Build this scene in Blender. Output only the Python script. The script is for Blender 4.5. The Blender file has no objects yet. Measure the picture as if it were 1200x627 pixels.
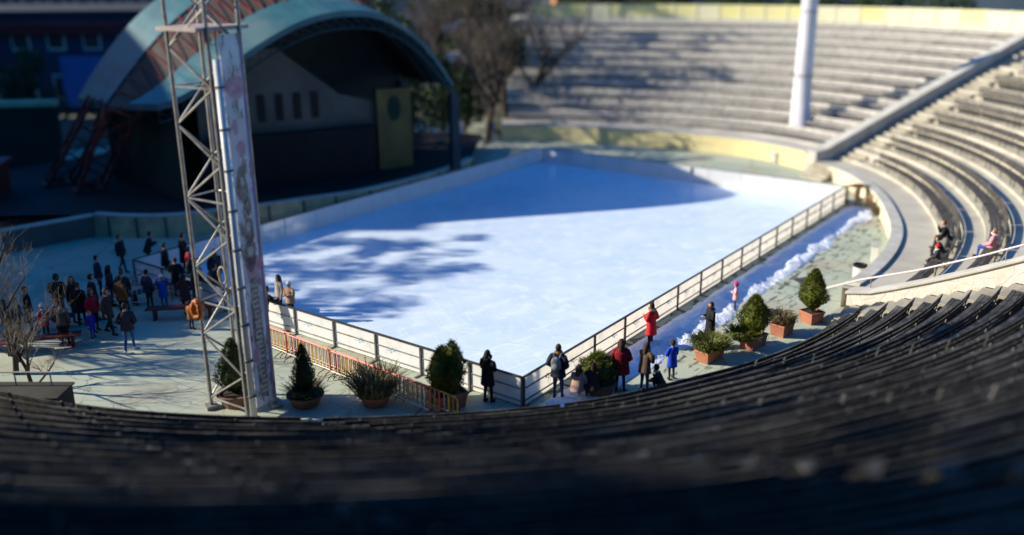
import bpy, bmesh, math, random
from mathutils import Vector, Matrix, Euler
random.seed(7)
R = math.radians
sc = bpy.context.scene
COL = sc.collection
cos, sin, pi = math.cos, math.sin, math.pi

# ------------------------------------------------------------------ helpers
class MB:
    """collects shapes and links them as ONE mesh object"""
    def __init__(s): s.v = []; s.f = []; s.m = []
    def quad(s, a, b, c, d, m=0):
        n = len(s.v); s.v += [a, b, c, d]; s.f.append((n, n+1, n+2, n+3)); s.m.append(m)
    def poly(s, pts, m=0):
        n = len(s.v); s.v += pts; s.f.append(tuple(range(n, n+len(pts)))); s.m.append(m)
    def box(s, c, d, rz=0.0, m=0, mat=None):
        n = len(s.v); x, y, z = d[0]/2, d[1]/2, d[2]/2
        M = mat if mat else Matrix.Rotation(rz, 3, 'Z')
        for q in ((-x,-y,-z),(x,-y,-z),(x,y,-z),(-x,y,-z),(-x,-y,z),(x,-y,z),(x,y,z),(-x,y,z)):
            s.v.append(tuple(M @ Vector(q) + Vector(c)))
        for f in ((0,3,2,1),(4,5,6,7),(0,1,5,4),(1,2,6,5),(2,3,7,6),(3,0,4,7)):
            s.f.append(tuple(n+i for i in f)); s.m.append(m)
    def tube(s, pts, rad, n=6, m=0, cap=True):
        pts = [Vector(p) for p in pts]; k = len(pts)
        rr = rad if isinstance(rad, (list, tuple)) else [rad]*k
        base = len(s.v); u = None
        for i, p in enumerate(pts):
            t = (pts[min(i+1,k-1)] - pts[max(i-1,0)])
            if t.length < 1e-9: t = Vector((0,0,1))
            t.normalize()
            if u is None:
                u = t.orthogonal().normalized()
            else:
                u = (u - t*u.dot(t))
                u = u.normalized() if u.length > 1e-6 else t.orthogonal().normalized()
            w = t.cross(u)
            for j in range(n):
                a = 2*pi*j/n
                s.v.append(tuple(p + (u*cos(a) + w*sin(a))*rr[i]))
        for i in range(k-1):
            for j in range(n):
                a = base+i*n+j; b = base+i*n+(j+1) % n
                s.f.append((a, b, b+n, a+n)); s.m.append(m)
        if cap:
            s.f.append(tuple(base+j for j in reversed(range(n)))); s.m.append(m)
            s.f.append(tuple(base+(k-1)*n+j for j in range(n))); s.m.append(m)
    def lathe(s, c, prof, n=16, m=0, sx=1, sy=1, cap=True):
        base = len(s.v)
        for r, z in prof:
            for j in range(n):
                a = 2*pi*j/n
                s.v.append((c[0]+r*cos(a)*sx, c[1]+r*sin(a)*sy, c[2]+z))
        k = len(prof)
        for i in range(k-1):
            for j in range(n):
                a = base+i*n+j; b = base+i*n+(j+1) % n
                s.f.append((a, b, b+n, a+n)); s.m.append(m)
        if cap:
            s.f.append(tuple(base+j for j in reversed(range(n)))); s.m.append(m)
            s.f.append(tuple(base+(k-1)*n+j for j in range(n))); s.m.append(m)
    def ell(s, c, r, n=12, k=8, m=0, rot=None):
        base = len(s.v)
        for i in range(k+1):
            t = pi*i/k - pi/2
            for j in range(n):
                a = 2*pi*j/n
                p = Vector((r[0]*cos(t)*cos(a), r[1]*cos(t)*sin(a), r[2]*sin(t)))
                if rot: p = rot @ p
                s.v.append(tuple(p+Vector(c)))
        for i in range(k):
            for j in range(n):
                a = base+i*n+j; b = base+i*n+(j+1) % n
                s.f.append((a, b, b+n, a+n)); s.m.append(m)
    def sweep(s, rows, closed=True, m=0, cap=True):
        """rows: equal-length loops of points"""
        base = len(s.v); n = len(rows[0])
        for r in rows: s.v += [tuple(p) for p in r]
        for i in range(len(rows)-1):
            for j in range(n if closed else n-1):
                a = base+i*n+j; b = base+i*n+(j+1) % n
                s.f.append((a, a+n, b+n, b)); s.m.append(m)
        if cap and closed:
            s.f.append(tuple(base+j for j in range(n))); s.m.append(m)
            s.f.append(tuple(base+(len(rows)-1)*n+j for j in reversed(range(n)))); s.m.append(m)
    def build(s, name, mats, parent=None, smooth=False, origin=None, bevel=0, fix=True):
        me = bpy.data.meshes.new(name)
        o3 = Vector(origin) if origin is not None else (Vector(parent.location) if (parent is not None and parent.get('_world')) else Vector((0,0,0)))
        me.from_pydata([tuple(Vector(v)-o3) for v in s.v], [], s.f)
        if not isinstance(mats, (list, tuple)): mats = [mats]
        for q in mats: me.materials.append(q)
        for p, i in zip(me.polygons, s.m):
            p.material_index = i; p.use_smooth = smooth
        if fix:
            bm = bmesh.new(); bm.from_mesh(me)
            bmesh.ops.recalc_face_normals(bm, faces=bm.faces); bm.to_mesh(me); bm.free()
        o = bpy.data.objects.new(name, me); COL.objects.link(o)
        if parent is not None: o.parent = parent
        elif origin is not None: o.location = o3
        if bevel:
            b = o.modifiers.new('bevel', 'BEVEL'); b.width = bevel; b.segments = 2; b.limit_method = 'ANGLE'
        return o

def tag(o, label, cat, group=None, kind=None):
    o['label'] = label; o['category'] = cat
    if group: o['group'] = group
    if kind: o['kind'] = kind
    return o
def thing(name, label, cat, loc=(0,0,0), rz=0.0, group=None, world=False):
    o = bpy.data.objects.new(name, None); COL.objects.link(o)
    o.empty_display_size = .2
    o.location = loc; o.rotation_euler = (0,0,rz)
    tag(o, label, cat, group)
    if world: o['_world'] = 1
    return o
def structure(o): o['kind'] = 'structure'; return o
def copy_tree(o, parent=None):
    c = o.copy(); COL.objects.link(c)
    if parent is not None: c.parent = parent
    for ch in list(o.children): copy_tree(ch, c)
    return c

# ------------------------------------------------------------------ materials
def mat(name, c1, c2=None, scale=3.0, rough=.8, bump=0.0, bscale=None, spec=.3, detail=6, metal=0, trans=0, lo=.35, hi=.65, c3=None, s3=.5):
    m = bpy.data.materials.new(name); m.use_nodes = True
    nt = m.node_tree; N = nt.nodes; L = nt.links
    b = N['Principled BSDF']; b.inputs['Roughness'].default_value = rough
    b.inputs['Specular IOR Level'].default_value = spec; b.inputs['Metallic'].default_value = metal
    g = N.new('ShaderNodeNewGeometry')
    col = None
    if c2 is None: c2 = tuple(x*.75 for x in c1)
    n = N.new('ShaderNodeTexNoise'); n.inputs['Scale'].default_value = scale; n.inputs['Detail'].default_value = detail
    L.new(g.outputs['Position'], n.inputs['Vector'])
    r = N.new('ShaderNodeMapRange'); r.inputs[1].default_value = lo; r.inputs[2].default_value = hi
    L.new(n.outputs['Fac'], r.inputs[0])
    mx = N.new('ShaderNodeMix'); mx.data_type = 'RGBA'
    mx.inputs[6].default_value = (*c1, 1); mx.inputs[7].default_value = (*c2, 1)
    L.new(r.outputs[0], mx.inputs[0]); col = mx.outputs[2]
    if c3 is not None:
        n3 = N.new('ShaderNodeTexNoise'); n3.inputs['Scale'].default_value = s3; n3.inputs['Detail'].default_value = 4
        L.new(g.outputs['Position'], n3.inputs['Vector'])
        r3 = N.new('ShaderNodeMapRange'); r3.inputs[1].default_value = .52; r3.inputs[2].default_value = .68
        L.new(n3.outputs['Fac'], r3.inputs[0])
        m3 = N.new('ShaderNodeMix'); m3.data_type = 'RGBA'; m3.inputs[7].default_value = (*c3, 1)
        L.new(r3.outputs[0], m3.inputs[0]); L.new(col, m3.inputs[6]); col = m3.outputs[2]
    L.new(col, b.inputs['Base Color'])
    if bump:
        nb = N.new('ShaderNodeTexNoise'); nb.inputs['Scale'].default_value = bscale or scale*6; nb.inputs['Detail'].default_value = 5
        L.new(g.outputs['Position'], nb.inputs['Vector'])
        bp = N.new('ShaderNodeBump'); bp.inputs['Strength'].default_value = bump; bp.inputs['Distance'].default_value = .05
        L.new(nb.outputs['Fac'], bp.inputs['Height']); L.new(bp.outputs[0], b.inputs['Normal'])
    if trans:
        out = N['Material Output']; t = N.new('ShaderNodeBsdfTranslucent'); L.new(col, t.inputs[0])
        ms = N.new('ShaderNodeMixShader'); ms.inputs[0].default_value = trans
        L.new(b.outputs[0], ms.inputs[1]); L.new(t.outputs[0], ms.inputs[2]); L.new(ms.outputs[0], out.inputs[0])
    return m

M = {}
M['ground'] = mat('ground_soil', (.10,.10,.085), (.06,.065,.05), .4, .95, .3)
M['floor'] = mat('painted_green_concrete', (.43,.46,.355), (.35,.395,.31), .35, .8, .12, 30, c3=(.36,.33,.24), s3=.28)
M['ice'] = mat('skating_ice', (.70,.81,.93), (.60,.73,.88), .5, .30, .05, 3, spec=.5, c3=(.78,.86,.94), s3=1.3)
M['snow'] = mat('shovelled_snow', (.88,.91,.96), (.72,.78,.88), 3.5, .9, 1.0, 14)
M['board'] = mat('white_board', (.88,.88,.87), (.82,.83,.83), 1.5, .45, trans=.20, c3=(.72,.73,.73), s3=2.6)
M['boardin'] = mat('white_board_inside', (.88,.88,.87), (.82,.83,.83), 1.5, .45, trans=.40)
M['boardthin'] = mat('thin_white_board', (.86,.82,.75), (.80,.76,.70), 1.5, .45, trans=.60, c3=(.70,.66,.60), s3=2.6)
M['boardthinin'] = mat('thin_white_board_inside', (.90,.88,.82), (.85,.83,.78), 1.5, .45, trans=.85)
M['steel'] = mat('grey_steel', (.20,.20,.20), (.13,.13,.13), 5, .5, metal=.4)
M['darksteel'] = mat('dark_steel', (.05,.05,.05), (.09,.075,.06), 6, .5, metal=.3)
M['conc'] = mat('terrace_concrete', (.52,.485,.395), (.43,.40,.33), .7, .9, .25, 22, c3=(.38,.36,.29), s3=.45)
M['concfar'] = mat('far_terrace_concrete', (.50,.475,.43), (.42,.40,.36), .6, .9, .25, 22, c3=(.34,.33,.30), s3=.35)
M['concnear'] = mat('shade_darkened_concrete', (.050,.045,.036), (.028,.026,.022), .8, .95, .25, 22, c3=(.08,.072,.058), s3=.22)  # terrace concrete darkened: shade of the near stand put into the colour
M['stair'] = mat('worn_stair_concrete', (.42,.385,.30), (.33,.30,.24), 1.1, .9, .2, 20, c3=(.27,.24,.18), s3=.6)
M['coping'] = mat('pale_coping', (.52,.50,.45), (.40,.385,.34), 1.2, .85, .2, 20)
M['cream'] = mat('cream_wall', (.68,.60,.42), (.58,.52,.38), .9, .85, .1)
M['yellow'] = mat('yellow_cream_wall', (.72,.62,.30), (.60,.53,.30), .6, .85, .1)
M['yellowp'] = mat('yellow_panel', (.72,.67,.28), (.66,.62,.32), .8, .7)
M['palep'] = mat('pale_panel', (.72,.69,.46), (.64,.61,.42), .8, .7)
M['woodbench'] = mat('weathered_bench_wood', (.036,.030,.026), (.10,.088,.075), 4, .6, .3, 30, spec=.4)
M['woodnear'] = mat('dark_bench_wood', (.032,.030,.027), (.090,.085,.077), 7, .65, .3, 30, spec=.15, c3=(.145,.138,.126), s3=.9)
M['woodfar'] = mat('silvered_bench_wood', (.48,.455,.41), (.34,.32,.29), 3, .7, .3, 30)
M['castiron'] = mat('bench_iron', (.26,.26,.25), (.14,.14,.135), 6, .5, metal=.3)
M['terra'] = mat('terracotta', (.42,.17,.10), (.34,.13,.08), 3, .85, .1)
M['terradark'] = mat('old_terracotta', (.22,.12,.08), (.15,.09,.06), 3, .9, .1)
M['soil'] = mat('soil', (.05,.035,.025))
M['conifer'] = mat('conifer_leaf', (.17,.18,.02), (.07,.10,.014), 9, .7, trans=.2)
M['coniferdark'] = mat('dark_conifer_leaf', (.035,.06,.018), (.02,.04,.014), 9, .7, trans=.15)
M['bushy'] = mat('bush_leaf', (.16,.17,.025), (.07,.095,.016), 7, .7, trans=.2)
M['dryplant'] = mat('dry_stem', (.24,.18,.09), (.10,.09,.04), 9, .8, trans=.2)
M['bark'] = mat('bark', (.075,.055,.04), (.045,.035,.028), 9, .9, .3)
M['twig'] = mat('twig', (.16,.13,.10), (.09,.07,.055), 6, .9)
M['paletwig'] = mat('pale_twig', (.30,.25,.19), (.18,.15,.11), 6, .9)
M['rred'] = mat('red_paint', (.70,.12,.08), (.52,.08,.06), 5, .45)
M['rwhite'] = mat('white_paint', (.72,.70,.66), (.6,.58,.55), 5, .45)
M['ryellow'] = mat('yellow_paint', (.72,.42,.04), (.6,.34,.04), 5, .45)
M['galv'] = mat('galvanised_steel', (.36,.36,.35), (.25,.25,.24), 4, .5, metal=.35, c3=(.22,.19,.16), s3=2)
M['pole'] = mat('pole_concrete', (.66,.65,.68), (.56,.55,.58), .7, .8)
M['pipe'] = mat('white_pipe', (.74,.75,.76), (.6,.62,.65), 2, .4)
M['teal'] = mat('teal_sheet', (.040,.135,.15), (.028,.09,.115), .6, .5, c3=(.09,.15,.155), s3=.25)
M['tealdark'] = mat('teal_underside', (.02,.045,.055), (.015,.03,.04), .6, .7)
M['redlat'] = mat('red_oxide', (.16,.028,.022), (.09,.02,.018), 2, .6)
M['brownlat'] = mat('brown_lattice', (.045,.032,.028), (.028,.022,.02), 2, .8)
M['greywall'] = mat('grey_render', (.12,.118,.112), (.085,.085,.082), .6, .9)
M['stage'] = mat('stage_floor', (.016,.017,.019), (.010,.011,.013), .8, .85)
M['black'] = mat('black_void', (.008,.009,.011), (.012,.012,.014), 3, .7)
M['bluebld'] = mat('blue_cladding', (.03,.05,.10), (.022,.04,.08), .3, .6)
M['redband'] = mat('red_fascia', (.18,.02,.03), (.12,.02,.025), .5, .6)
M['pinkbld'] = mat('pink_render', (.42,.29,.24), (.34,.25,.21), .3, .9)
M['brownbld'] = mat('brown_render', (.20,.16,.12), (.15,.12,.10), .3, .9)
M['beigebld'] = mat('beige_render', (.45,.40,.32), (.36,.33,.27), .3, .9)
M['glass'] = mat('window_glass', (.03,.035,.045), (.05,.055,.065), .5, .12, spec=.6)
M['whitetrim'] = mat('white_trim', (.70,.69,.66), (.6,.6,.58), .8, .7)
M['orange'] = mat('orange_render', (.50,.20,.07), (.40,.17,.07), .4, .8)
M['greenwall'] = mat('green_wall', (.014,.04,.032), (.01,.03,.026), .5, .9)
M['darkred'] = mat('dark_red_bench', (.13,.02,.018), (.08,.016,.014), 3, .6)
M['stone'] = mat('white_rubble_stone', (.72,.68,.60), (.55,.50,.42), 2.5, .9, .3)
M['plastic'] = mat('grey_plastic', (.55,.55,.53), (.45,.45,.44), 2, .5)
M['brownwood'] = mat('brown_wood', (.17,.085,.03), (.10,.05,.02), 5, .6)
M['skin'] = mat('skin', (.52,.30,.21), (.46,.26,.18), 12, .55)
M['eye'] = mat('eye', (.02,.015,.012), None, 3, .3)
M['lips'] = mat('lips', (.36,.13,.11), None, 3, .5)
M['orangebuoy'] = mat('orange_rope', (.42,.14,.03), (.28,.09,.03), 4, .5)
M['rope'] = mat('rope', (.42,.38,.28), (.3,.27,.2), 8, .9)
M['bluemark'] = mat('blue_print', (.25,.50,.72), (.3,.55,.75), 3, .5)
M['darkmark'] = mat('dark_print', (.05,.06,.08), (.07,.08,.1), 3, .5)
M['asphalt'] = mat('asphalt', (.05,.05,.052), (.04,.04,.042), 1, .9, .2)

def stone_wall_mat():
    m = mat('rubble_stone_wall', (.72,.68,.60), (.58,.53,.45), 2.5, .9)
    nt = m.node_tree; N = nt.nodes; L = nt.links; b = N['Principled BSDF']
    g = N.new('ShaderNodeNewGeometry')
    v = N.new('ShaderNodeTexVoronoi'); v.feature = 'DISTANCE_TO_EDGE'; v.inputs['Scale'].default_value = 2.1
    L.new(g.outputs['Position'], v.inputs['Vector'])
    r = N.new('ShaderNodeMapRange'); r.inputs[1].default_value = .015; r.inputs[2].default_value = .055
    L.new(v.outputs['Distance'], r.inputs[0])
    old = b.inputs['Base Color'].links[0].from_socket
    mx = N.new('ShaderNodeMix'); mx.data_type = 'RGBA'; mx.inputs[6].default_value = (.63,.59,.51,1)
    L.new(r.outputs[0], mx.inputs[0]); L.new(old, mx.inputs[7]); L.new(mx.outputs[2], b.inputs['Base Color'])
    bp = N.new('ShaderNodeBump'); bp.inputs['Distance'].default_value = .03; bp.inputs['Strength'].default_value = .35
    L.new(r.outputs[0], bp.inputs['Height']); L.new(bp.outputs[0], b.inputs['Normal'])
    return m
M['rubble'] = stone_wall_mat()

# floor: wet spots and worn paint near the snow along the right-hand boards
def floor_wet():
    m = M['floor']; nt = m.node_tree; N = nt.nodes; L = nt.links; b = N['Principled BSDF']
    g = N.new('ShaderNodeNewGeometry')
    mp = N.new('ShaderNodeMapping'); mp.vector_type = 'POINT'
    mp.inputs['Rotation'].default_value = (0,0,R(-53.4)); mp.inputs['Scale'].default_value = (1,1,1)
    L.new(g.outputs['Position'], mp.inputs['Vector'])
    sx = N.new('ShaderNodeSeparateXYZ'); L.new(mp.outputs[0], sx.inputs[0])
    # y' of the board line is C rotated
    yb = -sin(R(53.4))*.284 + cos(R(53.4))*24.9
    d = N.new('ShaderNodeMath'); d.operation = 'SUBTRACT'; d.inputs[0].default_value = yb; L.new(sx.outputs[1], d.inputs[1])
    r = N.new('ShaderNodeMapRange'); r.inputs[1].default_value = 5.2; r.inputs[2].default_value = 2.0
    L.new(d.outputs[0], r.inputs[0])
    n = N.new('ShaderNodeTexNoise'); n.inputs['Scale'].default_value = 1.6; n.inputs['Detail'].default_value = 3
    mp2 = N.new('ShaderNodeMapping'); mp2.inputs['Scale'].default_value = (1,2.2,1); L.new(mp.outputs[0], mp2.inputs[0])
    L.new(mp2.outputs[0], n.inputs['Vector'])
    mu = N.new('ShaderNodeMath'); mu.operation = 'MULTIPLY'; L.new(r.outputs[0], mu.inputs[0])
    r2 = N.new('ShaderNodeMapRange'); r2.inputs[1].default_value = .555; r2.inputs[2].default_value = .60
    L.new(n.outputs['Fac'], r2.inputs[0]); L.new(r2.outputs[0], mu.inputs[1])
    sgn = N.new('ShaderNodeMath'); sgn.operation = 'GREATER_THAN'; sgn.inputs[1].default_value = 0; L.new(d.outputs[0], sgn.inputs[0])
    mu2 = N.new('ShaderNodeMath'); mu2.operation = 'MULTIPLY'; L.new(mu.outputs[0], mu2.inputs[0]); L.new(sgn.outputs[0], mu2.inputs[1])
    old = b.inputs['Base Color'].links[0].from_socket
    mx = N.new('ShaderNodeMix'); mx.data_type = 'RGBA'; mx.inputs[7].default_value = (.075,.09,.07,1)
    L.new(mu2.outputs[0], mx.inputs[0]); L.new(old, mx.inputs[6]); L.new(mx.outputs[2], b.inputs['Base Color'])
floor_wet()
def scratches():
    m = M['ice']; nt = m.node_tree; N = nt.nodes; L = nt.links; b = N['Principled BSDF']
    g = N.new('ShaderNodeNewGeometry'); col = b.inputs['Base Color'].links[0].from_socket
    for rot, sc_, th, c_ in ((.9,(14,.35,1),.60,(.86,.90,.94)),(-.35,(16,.4,1),.615,(.88,.92,.96)),(1.9,(10,.3,1),.63,(.50,.62,.80))):
        mp = N.new('ShaderNodeMapping'); mp.inputs['Rotation'].default_value = (0,0,rot); L.new(g.outputs['Position'], mp.inputs[0])
        m2 = N.new('ShaderNodeMapping'); m2.inputs['Scale'].default_value = sc_; L.new(mp.outputs[0], m2.inputs[0])
        n = N.new('ShaderNodeTexNoise'); n.inputs['Scale'].default_value = 1; n.inputs['Detail'].default_value = 5; n.inputs['Distortion'].default_value = .6; L.new(m2.outputs[0], n.inputs['Vector'])
        r = N.new('ShaderNodeMapRange'); r.inputs[1].default_value = th; r.inputs[2].default_value = th+.05; r.inputs[4].default_value = .75; L.new(n.outputs['Fac'], r.inputs[0])
        mx = N.new('ShaderNodeMix'); mx.data_type = 'RGBA'; mx.inputs[7].default_value = (*c_,1); L.new(r.outputs[0], mx.inputs[0]); L.new(col, mx.inputs[6]); col = mx.outputs[2]
    L.new(col, b.inputs['Base Color'])
scratches()
def joints(key, size, dark, rot, off=(0,0)):
    m = M[key]; nt = m.node_tree; N = nt.nodes; L = nt.links; b = N['Principled BSDF']
    g = N.new('ShaderNodeNewGeometry'); mp = N.new('ShaderNodeMapping'); mp.inputs['Rotation'].default_value = (0,0,rot); L.new(g.outputs['Position'], mp.inputs[0])
    br = N.new('ShaderNodeTexBrick'); br.offset = 0; br.inputs['Scale'].default_value = 1; br.inputs['Brick Width'].default_value = size; br.inputs['Row Height'].default_value = size; br.inputs['Mortar Size'].default_value = .012; br.inputs['Mortar Smooth'].default_value = .2
    L.new(mp.outputs[0], br.inputs['Vector'])
    v = N.new('ShaderNodeTexVoronoi'); v.feature = 'DISTANCE_TO_EDGE'; v.inputs['Scale'].default_value = .33
    nz = N.new('ShaderNodeTexNoise'); nz.inputs['Scale'].default_value = 1.4; nz.inputs['Detail'].default_value = 6; L.new(g.outputs['Position'], nz.inputs['Vector'])
    ad = N.new('ShaderNodeVectorMath'); ad.operation = 'MULTIPLY_ADD'; L.new(nz.outputs['Color'], ad.inputs[0]); ad.inputs[1].default_value = (1.2,1.2,0); L.new(g.outputs['Position'], ad.inputs[2]); L.new(ad.outputs[0], v.inputs['Vector'])
    r = N.new('ShaderNodeMapRange'); r.inputs[1].default_value = .004; r.inputs[2].default_value = .010; r.inputs[3].default_value = .7; r.inputs[4].default_value = 0; L.new(v.outputs['Distance'], r.inputs[0])
    mxx = N.new('ShaderNodeMath'); mxx.operation = 'MAXIMUM'; L.new(br.outputs['Fac'], mxx.inputs[0]); L.new(r.outputs[0], mxx.inputs[1])
    col = b.inputs['Base Color'].links[0].from_socket; mx = N.new('ShaderNodeMix'); mx.data_type = 'RGBA'; mx.inputs[7].default_value = (*dark,1)
    L.new(mxx.outputs[0], mx.inputs[0]); L.new(col, mx.inputs[6]); L.new(mx.outputs[2], b.inputs['Base Color'])
joints('floor', 3.8, (.17,.20,.16), R(-53.4))

cache = {}
def cloth(rgb):
    k = tuple(round(x,3) for x in rgb)
    if k not in cache: cache[k] = mat('cloth', k, tuple(x*.7 for x in k), 14, .85, .2, 40)
    return cache[k]

# ------------------------------------------------------------------ camera (first: used to leave out what the frame cannot show)
F, PIT, ROLL, H = 1083.3, .316, -.009, 12.53
def project(p):
    X, Y, Z = p[0], p[1], p[2]-H
    c, s = cos(PIT), sin(PIT); zc = Y*c - Z*s; yc = -(Y*s + Z*c)
    if zc < 1: return None
    u, v = F*X/zc, F*yc/zc; cr, sr = cos(ROLL), sin(ROLL)
    return 600+cr*u-sr*v, 313.5+sr*u+cr*v
def inframe(p, m=60):
    q = project(p)
    return q is not None and -m < q[0] < 1200+m and -m < q[1] < 627+m
cam = bpy.data.cameras.new('camera'); co = bpy.data.objects.new('camera', cam); COL.objects.link(co)
cam.sensor_fit = 'HORIZONTAL'; cam.sensor_width = 36; cam.lens = F/1200*36
co.matrix_world = Matrix.Translation((0,0,H)) @ Matrix.Rotation(pi/2-PIT, 4, 'X') @ Matrix.Rotation(ROLL, 4, 'Z')
cam.clip_start = .2; cam.clip_end = 3000
cam.dof.use_dof = True; cam.dof.focus_distance = 30.5; cam.dof.aperture_fstop = .0325/.36
sc.camera = co

# ------------------------------------------------------------------ light
AZ = R(-2.5)      # shadows run along (cos AZ, sin AZ)
EL = R(27)
w = bpy.data.worlds.new('World'); sc.world = w; w.use_nodes = True
nt = w.node_tree; bg = nt.nodes['Background']
sky = nt.nodes.new('ShaderNodeTexSky'); sky.sky_type = 'NISHITA'; sky.sun_disc = False
sky.sun_elevation = EL
sd = Vector((-cos(AZ)*cos(EL), -sin(AZ)*cos(EL), sin(EL)))
sky.sun_rotation = math.atan2(sd.x, sd.y)
hs = nt.nodes.new('ShaderNodeHueSaturation'); hs.inputs['Saturation'].default_value = 2.3
nt.links.new(sky.outputs[0], hs.inputs['Color'])
tint = nt.nodes.new('ShaderNodeMix'); tint.data_type = 'RGBA'; tint.blend_type = 'MULTIPLY'; tint.inputs[0].default_value = 1
tint.inputs[7].default_value = (.82,1.02,1.27,1)     # deep clear winter sky
nt.links.new(hs.outputs[0], tint.inputs[6]); nt.links.new(tint.outputs[2], bg.inputs[0])
bg.inputs[1].default_value = .092
sun = bpy.data.lights.new('sun', 'SUN'); so = bpy.data.objects.new('sun', sun); COL.objects.link(so)
sun.energy = 4.9; sun.angle = R(.6); sun.color = (1,.915,.75)
so.rotation_euler = (-sd).to_track_quat('-Z', 'Y').to_euler(); so.location = sd*80
sc.view_settings.view_transform = 'Standard'; sc.view_settings.look = 'None'
sc.view_settings.gamma = 1; sc.view_settings.exposure = .66
try: sc.view_settings.use_curve_mapping = False
except Exception: pass

# ------------------------------------------------------------------ polar layout of the amphitheatre
O = Vector((-1.5, 46.5, 0))
TAB = {'near': [(-160,25.9),(-130,25.5),(-115,24.7),(-105,24.0),(-92,23.2),(-81,22.65),(-74,22.05),(-67,21.6),(-54,20.6),(-44,19.7)],
       'right': [(-46,19.4),(-30,19.5),(-17,19.8),(-6,20.2),(5,21.0),(17,22.0),(30,22.9)],
       'far': [(24,22.9),(41,23.4),(53,22.9),(70,22.5),(92,22.6)]}
def R0(sec, th):
    t = TAB[sec]; n = len(t)
    if th <= t[0][0]: return t[0][1]
    if th >= t[-1][0]: return t[-1][1]
    for i in range(n-1):
        if t[i][0] <= th <= t[i+1][0]: break
    x0, y0 = t[i]; x1, y1 = t[i+1]
    def sl(j):
        if j <= 0: return (t[1][1]-t[0][1])/(t[1][0]-t[0][0])
        if j >= n-1: return (t[-1][1]-t[-2][1])/(t[-1][0]-t[-2][0])
        return (t[j+1][1]-t[j-1][1])/(t[j+1][0]-t[j-1][0])
    h = x1-x0; u = (th-x0)/h
    return (2*u**3-3*u**2+1)*y0 + (u**3-2*u**2+u)*h*sl(i) + (-2*u**3+3*u**2)*y1 + (u**3-u**2)*h*sl(i+1)
def P(sec, th, off, z=0.0):
    r = R0(sec, th)+off; a = R(th)
    return Vector((O.x+r*cos(a), O.y+r*sin(a), z))
TH_S, TH_E = -43.7, 27.0
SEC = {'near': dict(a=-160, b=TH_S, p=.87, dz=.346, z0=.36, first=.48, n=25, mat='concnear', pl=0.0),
       'right': dict(a=TH_S, b=TH_E, p=1.75, dz=.63, z0=.80, first=2.05, n=12, mat='conc', pl=.16),
       'far': dict(a=TH_E, b=88, p=1.75, dz=.575, z0=1.12, first=2.0, n=11, mat='concfar', pl=.16)}
PL = .16    # plinth the benches stand on
def profile(sec):
    s = SEC[sec]; pr = [(0, -.3), (0, s['z0'] if s['pl'] else s['z0']-.1)]
    for k in range(s['n']):
        b = s['first']+k*s['p']; z = s['z0']+k*s['dz']
        if s['pl'] == 0: pr += [(b-.12, z-s['dz'] if k else z-.1), (b-.12, z)]
        else: pr += [(b-.12, z), (b-.12, z+PL), (b+.78, z+PL), (b+.78, z+s['dz'])]
    zt = s['z0']+(s['n'] if s['pl'] else s['n']-1)*s['dz']
    pr += [(s['first']+s['n']*s['p'], zt), (s['first']+s['n']*s['p']+28, zt), (s['first']+s['n']*s['p']+60, -1.0)]
    return pr
def samples(a, b, st=1.5):
    n = max(2, int(math.ceil((b-a)/st))); return [a+(b-a)*i/n for i in range(n+1)]
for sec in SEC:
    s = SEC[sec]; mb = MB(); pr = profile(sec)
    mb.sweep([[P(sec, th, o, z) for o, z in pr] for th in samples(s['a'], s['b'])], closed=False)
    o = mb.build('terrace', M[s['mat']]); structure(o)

# ground sheet and the green arena floor
mb = MB(); mb.quad((-900,-600,-.12),(900,-600,-.12),(900,1400,-.12),(-900,1400,-.12)); structure(mb.build('ground', M['ground']))
mb = MB()
pts = []
for th in samples(-160, TH_S, 3): pts.append(P('near', th, .15, 0))
for th in samples(TH_S, TH_E, 3)[1:]: pts.append(P('right', th, .15, 0))
for th in samples(TH_E, 88, 3)[1:]: pts.append(P('far', th, .15, 0))
pts += [Vector((-2,80,0)), Vector((-14,74,0)), Vector((-45,62,0)), Vector((-45,20,0))]
mb.poly([tuple(p) for p in pts]); structure(mb.build('arena_floor', M['floor']))

# ------------------------------------------------------------------ rink
RA, RB, RC, RD = Vector((2.09,60.92,0)), Vector((18.15,49.0,0)), Vector((.284,24.907,0)), Vector((-15.78,36.82,0))
mb = MB()
ice_c = (RA+RB+RC+RD)/4
ring = []
for a, b in ((RA,RB),(RB,RC),(RC,RD),(RD,RA)):
    for i in range(6): ring.append(a.lerp(b, i/6))
for i in range(24):
    a, b = ring[i], ring[(i+1) % 24]
    mb.poly([(ice_c.x,ice_c.y,.05),(a.x,a.y,.05),(b.x,b.y,.05)])
structure(mb.build('ice', M['ice']))

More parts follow.
